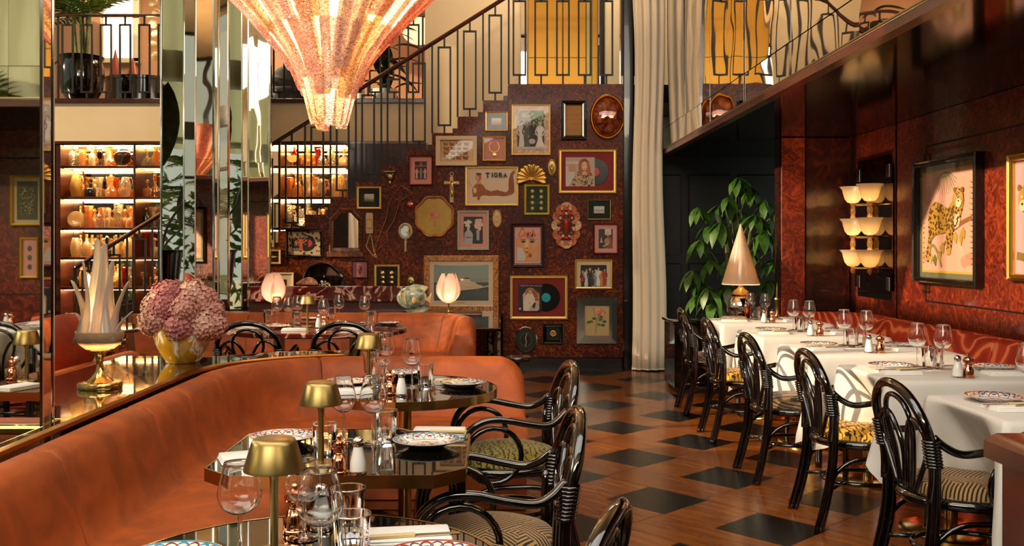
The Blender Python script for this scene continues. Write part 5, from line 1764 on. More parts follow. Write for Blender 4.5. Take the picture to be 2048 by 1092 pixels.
# 24 oval dark plaque with pointer
t = thing('oval_plaque', 'dark oval dish with pale rings low on the picture wall', 'plaque', (bx_(1051.5), YB - .001, bz_(679)))
ro, rq = 22.5 * S, 26 * S
obj('rim', MB().loft([[(x * k, yy, z * k) for x, z in oval(ro, rq)][::-1] for k, yy in ((1, 0), (1, -.02), (.95, -.024), (.92, -.014))]), CHROME, t)
for k, (a, mm) in enumerate(((.93, flat('grey_green_glaze', '#2a2c22', .3)), (.72, flat('dark_glaze', '#12120e', .3)), (.64, flat('olive_glaze', '#3a3826', .3)), (.42, flat('black_glaze', '#0c0c0a', .3)))):
    obj('ring', MB().loft([[(x * a, -.012 - k * .0015, z * a) for x, z in oval(ro, rq)][::-1], [(x * .01, -.013 - k * .0015, z * .01) for x, z in oval(ro, rq)][::-1]]), mm, t)
obj('pointer', MB().tube(sp([(.012, -.024, .07), (-.004, -.024, .01), (.006, -.024, -.02), (-.006, -.024, -.075)], 4), .004, 6), IVORY, t)
# 25 black frame with gold flower
t, w, h, y = picture('flower_case', 'small black frame holding one gold flower', (1086, 647, 1126, 687), 7, BLACK, .03, GREENMAT, 0)
q = MB()
for i in range(8): q.ball((.026 * math.cos(i * PI / 4), y - .008, .026 * math.sin(i * PI / 4)), .014, 8, 5, (1, .5, 1))
q.ball((0, y - .012, 0), .013, 8, 5)
obj('flower', q, GOLD, t)
# 26 bracket
t = thing('wall_bracket', 'small gilt carved wall bracket high under the stair', 'bracket', (bx_(780), YB - .001, bz_(357)))
obj('shelf', MB().bbox(-.062, -.075, .065, .062, 0, .08, .006), BRASS_SATIN, t)
obj('corbel', MB().ball((0, -.03, .02), .045, 12, 8, (.9, .6, 1.1)).ball((0, -.02, -.045), .026, 10, 6, (.8, .7, 1.5)).ball((-.03, -.03, .045), .02, 8, 6).ball((.03, -.03, .045), .02, 8, 6), BRASS_SATIN, t)
# 28 octagonal mirror
t = thing('arched_mirror', 'small mirror in a carved brown wood frame with clipped top corners', 'mirror', (bx_(692), YB - .001, bz_(462)))
a, b = 33 * S, 46 * S
oc_ = [(-a, -b), (a, -b), (a, b - .12), (a - .11, b), (-a + .11, b), (-a, b - .12)]
ic_ = [(x * .76, z * .76 + .008) for x, z in oc_]
WOODC = noisy('carved_brown_wood', [(.35, '#3a1a08'), (.65, '#8a4a1a')], 20, .4)
obj('frame', MB().loft([[(x, yy, z) for x, z in pp][::-1] for pp, yy in ((oc_, 0), (oc_, -.03), ([(x * .95, z * .95) for x, z in oc_], -.036), (ic_, -.024), (ic_, -.004))]), WOODC, t, smooth=False)
rope = []
for p_, q_ in zip(oc_, oc_[1:] + oc_[:1]):
    L_ = math.hypot(q_[0] - p_[0], q_[1] - p_[1]); n_ = max(2, int(L_ / .03))
    for i in range(n_): rope.append(((p_[0] + (q_[0] - p_[0]) * i / n_) * .9, (p_[1] + (q_[1] - p_[1]) * i / n_) * .9))
bd = MB()
for x, z in rope: bd.ball((x, -.034, z), .013, 6, 5)
obj('beading', bd, WOODC, t)
obj('base_moulding', MB().bbox(-a - .02, -.05, -b - .03, a + .02, 0, -b + .03, .008), WOODC, t)
obj('mirror', MB().plate(ic_, -.012, -.004), MIRROR, t, smooth=False)
# 29 toy car on a string
t = thing('toy_car', 'ivory toy car hung nose up by a string', 'toy car', (bx_(739.5), YB - .001, bz_(447)))
cb = MB().loft([[(x * k, yy, z * (1 if k == 1 else .97)) for x, z in [(-.036, -.115), (.036, -.115), (.042, -.09), (.042, .09), (.034, .118), (-.034, .118), (-.042, .09), (-.042, -.09)]][::-1] for k, yy in ((1, -.004), (1, -.03), (.9, -.036))], True, False, True)
obj('body', cb, IVORY, t)
obj('cabin', MB().bbox(-.032, -.055, -.05, .032, -.034, .03, .006), IVORY, t)
obj('windscreen', MB().bbox(-.028, -.047, .03, .028, -.036, .045, .003), BRASS_SATIN, t)
for sx in (-1, 1):
    for z in (-.08, .08): obj('wheel', MB().ball((sx * .042, -.012, z), .016, 8, 6, (.5, .7, 1)), BLACKM, t)
st_ = [(0, -.01, -.12), (-.01, -.01, -.17), (-.035, -.01, -.25), (.0, -.012, -.31), (.04, -.012, -.355), (.075, -.012, -.37), (.045, -.012, -.30), (.03, -.01, -.2), (.01, -.01, -.12)]
obj('string', tube2(st_, .0055, 6, 5), IVORY, t)
# 30 wire outline
pts = [(803, 371), (826, 386), (800, 403), (795, 420), (788, 442), (774, 463), (776, 482), (764, 492), (756, 500), (748, 511), (756, 480), (772, 440), (778, 410), (783, 397), (803, 371)]
t = thing('wire_outline', 'copper wire outline of a winding circuit', 'wall ornament', (bx_(785), YB - .001, bz_(440)))
wp = [(bx_(x) - bx_(785), -.02, bz_(z) - bz_(440)) for x, z in pts]
obj('wire', MB().tube([p for a_, b_ in zip(wp[:-1], wp[1:]) for p in (V(a_), V(a_).lerp(V(b_), .5))] + [V(wp[-1])], .005, 6), COPPER, t)
obj('pin', MB().tube([(wp[0][0], 0, wp[0][2]), (wp[0][0], -.02, wp[0][2])], .003, 6).tube([(wp[9][0], 0, wp[9][2]), (wp[9][0], -.02, wp[9][2])], .003, 6), COPPER, t)
# 31 red disc
t = thing('red_badge', 'small round red badge above the hand mirror', 'badge', (bx_(820), YB - .001, bz_(409.5)))
obj('disc', MB().lathe([(.001, .012), (.03, .01), (.042, .004), (.044, 0)], 24), flat('red_enamel', '#9a0c14', .15, Coat_Weight=1), t, (0, 0, 0), (PI / 2, 0, 0))
obj('flame', MB().ball((0, -.014, 0), .009, 8, 6, (.8, .4, 1.6)), IVORY, t)
# 32 yellow tray
t = thing('scalloped_tray', 'round yellow scalloped tray painted with pink flowers', 'tray', (bx_(869), YB - .001, bz_(433)))
rt = 40 * S
wv = lambda a: 1 - .035 * (1 - abs(math.sin(4 * a))) - .02 * math.cos(8 * a)
tr_ = lambda k, yy: [(rt * k * wv(2 * PI * i / 96) * math.cos(2 * PI * i / 96), yy, 1.05 * rt * k * wv(2 * PI * i / 96) * math.sin(2 * PI * i / 96)) for i in range(96)][::-1]
obj('rim', MB().loft([tr_(1, -.01), tr_(1.0, -.03), tr_(.97, -.034), tr_(.90, -.02), tr_(.87, -.012)]), noisy('pink_gold_glaze', [(.35, '#b8703c'), (.65, '#e0a870')], 14, .3, .3), t)
obj('well', MB().loft([tr_(.875, -.012), tr_(.01, -.011)]), noisy('mustard_glaze', [(.3, '#b08c14'), (.7, '#d0ae2c')], 6, .3, Coat_Weight=.4), t)
P = Paint(rt * 2, rt * 2, -.0125)
for x, v, rr_, c in [(.5, .5, .10, '#d88a5c'), (.44, .54, .05, '#c86a4c'), (.56, .55, .05, '#e0a080'), (.5, .62, .045, '#d89060'), (.36, .52, .04, '#cfa050'), (.64, .5, .04, '#cfa050'), (.4, .42, .045, '#d0985c'), (.6, .42, .045, '#d0985c'), (.5, .36, .03, '#c87a50'), (.5, .27, .035, '#d08858'), (.5, .75, .03, '#c89a4c')]: P.ell(x, v, rr_, rr_ * .8, c, 10)
sheet(t, P, 'painted_flowers')
# 33 hand mirror
t = thing('hand_mirror', 'pale shell hand mirror hanging by the yellow tray', 'mirror', (bx_(811), YB - .001, bz_(462)))
SHELLM = noisy('shell_mosaic', [(.35, '#a89474'), (.6, '#e8dcc0')], 70, .4)
obj('frame', MB().loft([[(x * k, yy, z * k) for x, z in oval(.078, .09, 32)][::-1] for k, yy in ((1, 0), (1, -.018), (.85, -.022), (.66, -.012))]), SHELLM, t)
obj('mirror', MB().loft([[(x * k, -.012, z * k) for x, z in oval(.054, .062, 28)][::-1] for k in (1, .01)]), MIRROR, t)
obj('handle', MB().tube(sp([(0, -.012, -.085), (.002, -.012, -.12), (0, -.012, -.19), (0, -.012, -.225)], 4), .014, 8, rr=None), SHELLM, t)
# 34 record on leopard mat
LEO = None
def leo_mat():
    m, nt, out = new('leopard_paper')
    v = node(nt, 'ShaderNodeTexVoronoi', i_Scale=26, feature='F1')
    n = node(nt, 'ShaderNodeTexNoise', i_Scale=30)
    nt.links.new(coords(nt), v.inputs['Vector']); nt.links.new(coords(nt), n.inputs['Vector'])
    k = E(v.outputs['Distance']) + (E(n.outputs[0]) - .5) * .5
    c = ramp(nt, k, [(.14, lin('#c89a58')), (.20, lin('#1a100a')), (.38, lin('#1a100a')), (.44, lin('#e0c08c'))])
    bsdf(nt, out, c, .6)
    return m
LEO = leo_mat()
t, w, h, y = picture('framed_record', 'record of Brazilian songs on leopard paper in a black frame', (572, 459, 646, 514), 5, BLACK, .03, LEO, 0)
P = Paint(w, h, y)
P.rect(.12, .17, .62, .83, '#0e0c0c'); P.ell(.58, .5, .27, .36, '#0c0c0a', 32); P.ell(.62, .5, .13, .17, '#c83a2c', 24); P.rect(.12, .17, .62, .83, '#110c0c')
P.ell(.62, .5, .13, .17, '#c83a2c', 12, -90, 90)
P.poly([(.34, .17), (.36, .5), (.32, .66), (.4, .72), (.47, .62), (.44, .45), (.47, .17)], '#d0622c'); P.poly([(.18, .52), (.24, .64), (.36, .58), (.5, .6), (.56, .66), (.5, .5), (.4, .46), (.28, .46)], '#b85a3a'); P.spots(lambda a, b: .16 < a < .6 and .4 < b < .72, 26, '#d88a70', .004, .01, 12)
sheet(t, P)
WI = flat('cream_ink', '#ead8b8', .6)
text(t, 'RIO DO BRASIL', -.05, h * .25, P.y - .0006, .027, WI, bold=.0008); text(t, 'DALIDA', -.095, -h * .29, P.y - .0006, .025, WI)
# 35 36 by the column
t, w, h, y = picture('framed_print', 'small gilt framed dark print at the foot of the stair', (522, 499, 562, 528), 4, GOLDY, .025, MAROON, 0)
P = Paint(w, h, y); P.ell(.6, .5, .25, .09, '#c8a060').line([(.3, .5), (.9, .52)], .006, '#e0c890'); sheet(t, P)
t, w, h, y = picture('framed_photo', 'cream framed photo low behind the tulip lamp', (518, 545, 588, 600), 3, CREAMF, .025, CREAMMAT, 11)
P = Paint(w, h, y); P.rect(0, 0, 1, 1, '#1c1814').ell(.6, .5, .2, .3, '#8a8478'); sheet(t, P)
# 37 black tray
t = thing('scalloped_tray', 'large black scalloped tray with painted flowers behind the marble ledge', 'tray', (bx_(646), YB - .001, bz_(572)))
ra, rb_ = 44 * S, 48 * S
wv2 = lambda a: 1 - .05 * (1 - abs(math.sin(3.5 * a))) 
tq = lambda k, yy: [(ra * k * wv2(2 * PI * i / 84) * math.cos(2 * PI * i / 84), yy, rb_ * k * wv2(2 * PI * i / 84) * math.sin(2 * PI * i / 84)) for i in range(84)][::-1]
obj('rim', MB().loft([tq(1, -.005), tq(1, -.035), tq(.96, -.04), tq(.88, -.014), tq(.86, -.012)]), BLACK, t)
obj('well', MB().loft([tq(.87, -.012), tq(.01, -.011)]), BLACK, t)
P = Paint(.4, .4, -.0125)
q = random.Random(4)
for i in range(34): P.ell(q.gauss(.55, .10), q.gauss(.48, .12), q.uniform(.015, .04), q.uniform(.015, .035), q.choice(['#c8b48c', '#b06a5c', '#8a9a60', '#d8c8a8', '#5a4a5a']), 8)
sheet(t, P, 'painted_flowers')
t, w, h, y = picture('framed_print', 'small mauve print with a red crest beside the black tray', (704, 522, 736, 556), 1.5, MAROON, .02, flat('mauve_mat', '#a86a70', .7), 0)
P = Paint(w, h, y); P.ell(.5, .5, .16, .25, '#7a2418').ell(.42, .6, .06, .1, '#c8503c').ell(.58, .55, .06, .12, '#3a1410').rect(.42, .2, .58, .34, '#5a1c14'); sheet(t, P)
# 41 leopard panel by the counter
t, w, h, y = picture('leopard_picture', 'tall leopard print picture standing by the black counter', (972, 628, 1006, 714), 5, DARKWOOD, .03, LEO, 0, pane=False)
obj('backing_disc', MB().loft([[(x, y - .002, z) for x, z in oval(.035, .16)][::-1], [(x * .01, y - .003, z * .01) for x, z in oval(.035, .16)][::-1]]), BLACKM, t)

# ------------------------------------------------------------------ right wall
def wall_pic(name, label, y0, y1, z0, z1, fw, fm, d, mat=None, mb=0, **kw):
    return picture(name, label, None, fw, fm, d, mat, mb, plane=(abs(y0 - y1), z1 - z0, (XW - .013, (y0 + y1) / 2, (z0 + z1) / 2), -PI / 2), **kw)
t, w, h, y = wall_pic('framed_scarf', 'leopard on a branch printed on a pink scarf in a dark frame', 7.30, 6.34, 1.07, 1.98, .045, DARKWOOD, .06, flat('grey_mount', '#6a6a58', .5), .035)
P = Paint(w, h, y)
P.rect(0, 0, 1, 1, '#c8a030').rect(.02, .02, .98, .98, '#e0a890')
for x, v, a in [(.12, .72, .4), (.14, .80, 1), (.9, .14, .6), (.82, .12, 2), (.08, .16, 0)]: P.ell(x, v, .07, .06, '#c88c78', 10)
q = random.Random(9)
for i in range(14):
    a = math.radians(200 + i * 11)
    P.curve([(.47, .97), (.47 + .12 * math.cos(a) * 1.0, .97 + .08 * math.sin(a)), (.47 + .22 * math.cos(a), .95 + .20 * math.sin(a))], .010, q.choice(['#3a4a1c', '#6a6a2c', '#8a6a28', '#2a3a24']), True)
P.curve([(.10, .20), (.22, .27), (.32, .20), (.40, .06)], .024, '#8a7a4a'); P.curve([(.95, .52), (.78, .48), (.62, .42), (.45, .40), (.28, .38), (.16, .30)], .03, '#9a5c30'); P.curve([(.62, .42), (.5, .32), (.42, .24), (.38, .16)], .016, '#7a5a34')
for x, v in [(.18, .14), (.27, .12), (.36, .16), (.42, .24), (.75, .32), (.66, .34), (.8, .38)]: P.poly([(x - .05, v), (x, v + .06), (x + .04, v + .02), (x + .02, v - .06)], q.choice(['#b8923c', '#6a6a34', '#c8a450']))
cat = [(.16, .42), (.14, .56), (.20, .66), (.30, .70), (.42, .66), (.52, .62), (.60, .68), (.64, .78), (.72, .80), (.80, .77), (.82, .68), (.78, .58), (.74, .52), (.70, .44), (.62, .40), (.60, .28), (.57, .18), (.51, .17), (.49, .28), (.49, .40), (.38, .38), (.24, .38), (.20, .30), (.18, .14), (.12, .10), (.10, .16), (.13, .30)]
P.poly(cat, '#b88a34'); ic = inpoly(cat)
P.poly([(.62, .42), (.66, .56), (.72, .58), (.76, .52), (.72, .44)], '#e0cca0')
P.spots(lambda a, b: ic(a, b) and not (a > .62 and b > .64), 210, '#2a180a', .008, .0125, 21, '#8a5c24')
P.ell(.73, .715, .085, .085, '#c0924a', 20); P.ell(.73, .665, .05, .045, '#e8d4ac'); P.ell(.665, .79, .026, .026, '#8a6028'); P.ell(.795, .785, .026, .026, '#8a6028')
for x in (.70, .765): P.ell(x, .725, .014, .012, '#dce0a0').ell(x, .725, .006, .008, '#18120a')
P.poly([(.715, .69), (.75, .69), (.732, .672)], '#4a2818'); P.spots(lambda a, b: (a - .73) ** 2 + (b - .76) ** 2 < .003, 14, '#2a180a', .004, .007, 4)
for i in range(16): P.ell(.04 + .01 * (i % 2), .1 + i * .05, .012, .008, '#b88068', 6).ell(.95, .1 + i * .05, .012, .008, '#b88068', 6)
sheet(t, P)
t, w, h, y = wall_pic('framed_scarf', 'gilt framed pink picture of a crouching leopard nearer the camera', 5.98, 5.15, 1.13, 1.92, .045, GOLD, .045, None)
P = Paint(w, h, y); P.rect(0, 0, 1, 1, '#d8a8a8')
c2 = [(.05, .62), (.12, .82), (.3, .88), (.6, .8), (.85, .6), (.9, .3), (.6, .2), (.3, .35), (.14, .48)]
P.curve([(.02, .16), (.4, .12), (.75, .2), (.98, .14)], .05, '#8a6a3a')
c2 = [(.05, .60), (.08, .74), (.16, .80), (.26, .78), (.34, .84), (.6, .80), (.84, .62), (.9, .4), (.94, .2), (.86, .17), (.8, .32), (.66, .38), (.5, .36), (.42, .2), (.34, .16), (.3, .3), (.28, .44), (.18, .5)]
P.poly(c2, '#b88c3c'); P.spots(inpoly(c2), 190, '#241608', .008, .013, 3, '#8a5c24')
P.ell(.14, .66, .09, .10, '#c0924a', 20).ell(.12, .60, .05, .05, '#e8d4ac').ell(.07, .76, .03, .03, '#8a6028').ell(.21, .76, .03, .03, '#8a6028').ell(.11, .68, .014, .012, '#dce0a0').ell(.17, .68, .014, .012, '#dce0a0').ell(.115, .615, .016, .012, '#3a2010'); sheet(t, P)
t, w, h, y = wall_pic('framed_print', 'tall gilt framed print mirrored in the pier, upper of two', 1.02, .74, 1.52, 1.95, .02, YELLOWF, .03, CREAMMAT, .03)
P = Paint(w, h, y); P.rect(0, 0, 1, 1, '#5a5a34').spots(lambda a, b: .15 < a < .85 and .15 < b < .85, 120, '#2a3028', .006, .014, 5, '#c8b48c'); sheet(t, P)
t, w, h, y = wall_pic('framed_print', 'small gilt framed print mirrored in the pier, lower of two', .98, .82, 1.07, 1.42, .018, YELLOWF, .03, PINKMAT, 0)
P = Paint(w, h, y)
for v in (.75, .5, .25): P.ell(.5, v, .16, .08, '#5a5a44', 10)
sheet(t, P)
# ================================================================== chandelier
def crushed(name, col, warm):
    m, nt, out = new(name)
    v = node(nt, 'ShaderNodeTexVoronoi', i_Scale=120)
    nt.links.new(coords(nt), v.inputs['Vector'])
    sp_ = node(nt, 'ShaderNodeSeparateColor'); nt.links.new(v.outputs['Color'], sp_.inputs[0])
    k = E(sp_.outputs[0])
    c = ramp(nt, k, [(.0, tuple(x * .3 for x in lin(col))), (.4, lin(col)), (.75, lin(warm)), (.95, lin('#fff8ee'))])
    df = node(nt, 'ShaderNodeBsdfDiffuse'); tl = node(nt, 'ShaderNodeBsdfTranslucent'); gl = node(nt, 'ShaderNodeBsdfGlossy'); gl.inputs['Roughness'].default_value = .12
    tp = node(nt, 'ShaderNodeBsdfTransparent')
    nt.links.new(c, df.inputs[0])
    pale = node(nt, 'ShaderNodeMix', data_type='RGBA'); pale.inputs[0].default_value = .28
    nt.links.new(c, pale.inputs[6]); pale.inputs[7].default_value = (1, .93, .85, 1)
    for n in (tl, tp): nt.links.new(pale.outputs[2], n.inputs[0])
    bp = node(nt, 'ShaderNodeBump', i_Strength=1, i_Distance=.012)
    nt.links.new(v.outputs['Distance'], bp.inputs['Height'])
    for n in (df, tl, gl): nt.links.new(bp.outputs[0], n.inputs['Normal'])
    def mix(f, a, b):
        x = node(nt, 'ShaderNodeMixShader'); x.inputs[0].default_value = f
        nt.links.new(a.outputs[0], x.inputs[1]); nt.links.new(b.outputs[0], x.inputs[2]); return x
    o = mix(.18, mix(.16, mix(.55, df, tl), tp), gl)
    nt.links.new(o.outputs[0], out.inputs[0])
    return m
CH = [crushed('crushed_glass_' + n, a, b) for n, a, b in (('orange', '#f4942a', '#ffc258'), ('pink', '#f2b0ac', '#ffdcd8'), ('amber', '#e0a236', '#fcd070'), ('rose', '#ec7068', '#ffb09c'), ('blush', '#f6d4d0', '#fff4f2'))]
cd = 6.5
cc = pt(658, 491, cd); cc.z = 0
chd = thing('chandelier', 'huge bell chandelier of crushed pink orange and amber glass strips', 'chandelier', (cc.x, cd, 2.1))
prof = [(270, 33), (255, 36), (231, 42), (183, 54), (141, 72), (117, 86), (82, 116), (40, 152), (0, 192), (-60, 248), (-120, 300)]
k_ = cd / F
def cz(py): return H - (py - VY) * k_
def rad(z):
    for (ya, ra_), (yb, rb2) in zip(prof[:-1], prof[1:]):
        za, zb = cz(ya), cz(yb)
        if za <= z <= zb: return (ra_ + (rb2 - ra_) * (z - za) / (zb - za)) * k_
    return prof[-1][1] * k_ if z > cz(prof[-1][0]) else prof[0][1] * k_
rc = random.Random(5)
def strip(ang, zb, zt, off, wf, m):
    rings = []
    N = 16
    for i in range(N):
        f = i / (N - 1)
        z = zb + (zt - zb) * f
        r = rad(z) + off
        w = wf * (.022 + .14 * r)
        if i == 0: w *= .8
        ring = []
        for u, dr in ((-1, -.014), (-.55, .0), (0, .007), (.55, .0), (1, -.014)):
            a = ang
            cx, cy = math.cos(a), math.sin(a)
            rr_ = r + dr
            ring.append((rr_ * cx - u * w * cy, rr_ * cy + u * w * cx, z - 2.1))
        rings.append(ring)
    obj('glass_strip', MB().loft(rings, False), m, chd, angle=1.5)
order = [1, 0, 4, 3, 2, 0, 1, 2, 3, 0, 4, 2]
for i in range(13):
    strip(2 * PI * (i + .2) / 13, cz(250 + rc.uniform(-14, 10)), cz(60), -.010 + rc.uniform(-.006, .008), .95, CH[order[(i * 5) % 12]])
for i in range(24):
    strip(2 * PI * (i + rc.uniform(-.12, .12)) / 24, cz(188 + rc.uniform(-26, 16)), cz(-118), .004 + .012 * (i % 2), 1.12, CH[order[(i * 7 + 1) % 12]])
for i in range(14):
    strip(2 * PI * (i + .5 + rc.uniform(-.25, .25)) / 14, cz(rc.uniform(50, 150)), cz(-118), .028, .85, CH[order[(i * 5 + 3) % 12]])
obj('frame', MB().tube([(rad(cz(-110)) * .93 * math.cos(a), rad(cz(-110)) * .93 * math.sin(a), cz(-110) - 2.1) for a in [2 * PI * i / 32 for i in range(32)]], .012, 6, True).tube([(0, 0, .3), (0, 0, 3.45)], .016, 8), BRASS, chd)
for z, e in ((2.55, 15), (2.85, 55), (3.1, 130), (3.35, 220)):
    lamp('POINT', 'chandelier_bulb', (cc.x, cd, z), e, (1, .72, .42), .06)

# ================================================================== lamps
# petal lamp on the console
def translucent(name, col, tcol, tr=.6, clear=.12):
    m, nt, out = new(name)
    df = node(nt, 'ShaderNodeBsdfDiffuse'); tl = node(nt, 'ShaderNodeBsdfTranslucent'); tp = node(nt, 'ShaderNodeBsdfTransparent'); gl = node(nt, 'ShaderNodeBsdfGlossy')
    gl.inputs['Roughness'].default_value = .15
    df.inputs[0].default_value = lin(col) + (1,); tl.inputs[0].default_value = lin(tcol) + (1,); tp.inputs[0].default_value = lin(tcol) + (1,)
    def mix(f, a, b):
        x = node(nt, 'ShaderNodeMixShader')
        if isinstance(f, E): nt.links.new(f.s, x.inputs[0])
        else: x.inputs[0].default_value = f
        nt.links.new(a.outputs[0], x.inputs[1]); nt.links.new(b.outputs[0], x.inputs[2]); return x
    lw = node(nt, 'ShaderNodeLayerWeight', i_Blend=.3)
    o = mix(E(lw.outputs[0]) * .6 + .03, mix(clear, mix(tr, df, tl), tp), gl)
    nt.links.new(o.outputs[0], out.inputs[0])
    return m
PEARL = translucent('pearl_acrylic', '#f8eedc', '#fae6c0', .5, .02)
PINKGLASS = translucent('pink_iridescent_glass', '#e8c8bc', '#f8d0c0', .5, .5)
ALAB = translucent('alabaster_glass', '#faecd0', '#fce4b8', .65, .02)
SHADE = translucent('cream_lamp_shade', '#f8e8cc', '#fcdca4', .5, 0)
pk = 4.2 / F
b0 = pt(200, 775, 4.2); b0.z = .7215
pl_ = thing('petal_lamp', 'tall lit lamp of pearly pointed petals on a brass stem on the console', 'lamp', b0)
obj('base', MB().lathe([(.001, 0), (.092, 0), (.094, .006), (.094, .02), (.09, .026), (.075, .028), (.001, .028)], 36), BRASS, pl_)
obj('stem', MB().lathe([(.06, .028), (.038, .045), (.02, .07), (.014, .10), (.015, .13), (.024, .15), (.042, .165), (.03, .168), (.001, .168)], 24), BRASS, pl_)
obj('bowl', MB().lathe([(.02, .165), (.06, .172), (.088, .195), (.101, .225), (.103, .25), (.100, .25), (.085, .198), (.055, .178), (.001, .17)], 32), ALAB, pl_)
def petal(a, tilt, hgt, w0, wt, r0=.085, twist=0):
    """curved spear petal rising from the bowl rim at bearing a"""
    rings = []
    N = 20
    for i in range(N):
        f = 1 - (1 - i / (N - 1)) ** 1.4
        z = .205 + hgt * f
        r = r0 + tilt * f ** 1.3 - .02 * math.sin(f * PI)
        w = (w0 * (1 - f) ** 1.7 + wt) * (1 if f < .92 else math.sqrt(max(.03, 1 - ((f - .92) / .08) ** 2)))
        aa = a + twist * f
        cx, cy = math.cos(aa), math.sin(aa)
        ring = []
        for u in (-1, -.5, 0, .5, 1):
            dep = -.35 * w * u * u
            ring.append(((r + dep) * cx - u * w * cy, (r + dep) * cy + u * w * cx, z))
        rings.append(ring)
    return MB().loft(rings, False)
for a, tl_, hg, w0, wt in [(-97, -.06, .455, .085, .014), (-150, -.01, .36, .07, .015), (-180, .045, .27, .065, .015), (-45, -.03, .435, .07, .014), (-20, -.01, .36, .06, .013), (0, .045, .265, .055, .012), (60, -.02, .33, .08, .012), (110, -.01, .34, .08, .012), (150, .0, .30, .07, .012), (-200, .055, .12, .055, .010), (10, .055, .13, .05, .01)]:
    o = obj('petal', petal(math.radians(a), tl_, hg, w0, wt), PEARL, pl_, angle=3)
    o.modifiers.new('thick', 'SOLIDIFY').thickness = .004
obj('bulb', MB().ball((0, 0, .25), .022, 10, 8), BULB, pl_)
lamp('POINT', 'petal_lamp_bulb', tuple(b0 + V((0, 0, .30))), 70, (1, .84, .62), .03)

# two tulip lamps
def tulip(px, d, zb, label, k=1.0, e=4):
    p = pt(px, 600, d); p.z = zb
    t = thing('tulip_lamp', label, 'lamp', p, 0, 'tulip lamps')
    obj('base', MB().lathe([(.001, 0), (.045, 0), (.047, .006), (.02, .012), (.001, .012)], 20), BRASS, t)
    obj('stem', MB().lathe([(.01, .01), (.006, .03), (.006, .07), (.012, .085), (.02, .095), (.001, .1)], 12), BRASS, t)
    for i in range(5):
        a = 2 * PI * i / 5 + px
        rings = []
        for j in range(12):
            f = j / 11
            z = .085 + .275 * k * f
            r = .092 * math.sin(min(1, f * 1.0) ** .62 * PI * .80) + .012
            w = .075 * math.sin(f ** .75 * PI * .93) + .006
            cx, cy = math.cos(a + .25 * f), math.sin(a + .25 * f)
            rings.append([((r - .25 * w * u * u) * cx - u * w * cy, (r - .25 * w * u * u) * cy + u * w * cx, z) for u in (-1, -.5, 0, .5, 1)])
        obj('petal', MB().loft(rings, False), PINKGLASS, t, angle=3)
    obj('bulb', MB().ball((0, 0, .15), .022, 10, 8), BULB, t)
    lamp('POINT', 'tulip_lamp_bulb', tuple(p + V((0, 0, .17))), e, (1, .72, .5), .03)
tulip(547, 8.8, .7315, 'lit pink glass tulip lamp beside the mirrored column')
tulip(897, 8.75, .7315, 'lit pink glass tulip lamp in front of the yacht poster')
# cone lamp
CD = 8.6
p = pt(1486, 641, CD)
sb = thing('sideboard', 'low black sideboard behind the farthest white table', 'sideboard', (2.25, 8.95, 0))
obj('body', MB().bbox(-.62, -.33, .06, .3, .2, .64, .01), BLACK, sb)
obj('top', MB().bbox(-.64, -.36, .64, .32, .22, .668, .006), BLACKTOP, sb)
obj('plinth', MB().bbox(-.58, -.3, 0, .26, .17, .06, .006), BLACKM, sb)
p = V((p.x, 8.68, .669))
cl = thing('cone_lamp', 'cream cone-shaded lamp on a chrome ball base by the big plant', 'lamp', p)
obj('ball_base', MB().lathe([(.001, 0), (.07, 0), (.10, .03), (.123, .08), (.126, .13), (.115, .18), (.085, .22)], 32), CHROME, cl)
obj('cap', MB().lathe([(.087, .218), (.09, .235), (.07, .268), (.03, .29), (.02, .31), (.02, .34)], 24), BRASS, cl)
obj('shade', MB().lathe([(.170, .325), (.171, .332), (.006, .875), (.004, .875), (.167, .332)], 40), SHADE, cl)
obj('bulb', MB().ball((0, 0, .40), .025, 10, 8), BULB, cl)
lamp('POINT', 'cone_lamp_bulb', tuple(p + V((0, 0, .42))), 38, (1, .68, .36), .03)
bm_ = thing('brass_column', 'slim brass candle column beside the cone lamp', 'candlestick', ((1554 - VX) / F * 8.75, 8.75, .669))
obj('column', MB().lathe([(.001, 0), (.045, 0), (.045, .02), (.03, .035), (.022, .05), (.022, .17), (.026, .175), (.026, .19), (.02, .20)], 20), BRASS_SATIN, bm_)
obj('candle', MB().lathe([(.012, .19), (.013, .24), (.008, .30), (.001, .34)], 12), BRASS_SATIN, bm_)

# wall sconce on its mirror plate
ya, yb2 = wy(1714), wy(1790)
ym_ = (ya + yb2) / 2 - .02
ws = thing('wall_sconce', 'three-tier alabaster bowl sconce on a smoked mirror plate', 'sconce', (XW - .013, ym_, 1.5), -PI / 2)
hw_ = abs(ya - yb2) / 2
pq = [(-hw_, -.52), (-hw_ + .06, -.52), (-hw_ + .06, -.6), (hw_ - .06, -.6), (hw_ - .06, -.52), (hw_, -.52), (hw_, .52), (hw_ - .06, .52), (hw_ - .06, .6), (-hw_ + .06, .6), (-hw_ + .06, .52), (-hw_, .52)]
obj('mirror_plate', MB().plate(pq, -.012, -.001), DARKMIRROR, ws, smooth=False)
for sx in (-1, 1):
    for sz in (-1, 1):
        x, z = sx * (hw_ - .09), sz * .47
        obj('corner_clip', MB().bbox(x - .035, -.02, z - .055, x + .035, -.012, z + .055, .003), CHROME, ws)
CLEARAMB = glass('amber_stem_glass', '#f0c880', .3, '#e8b060', edge=.6, gloss=.12)
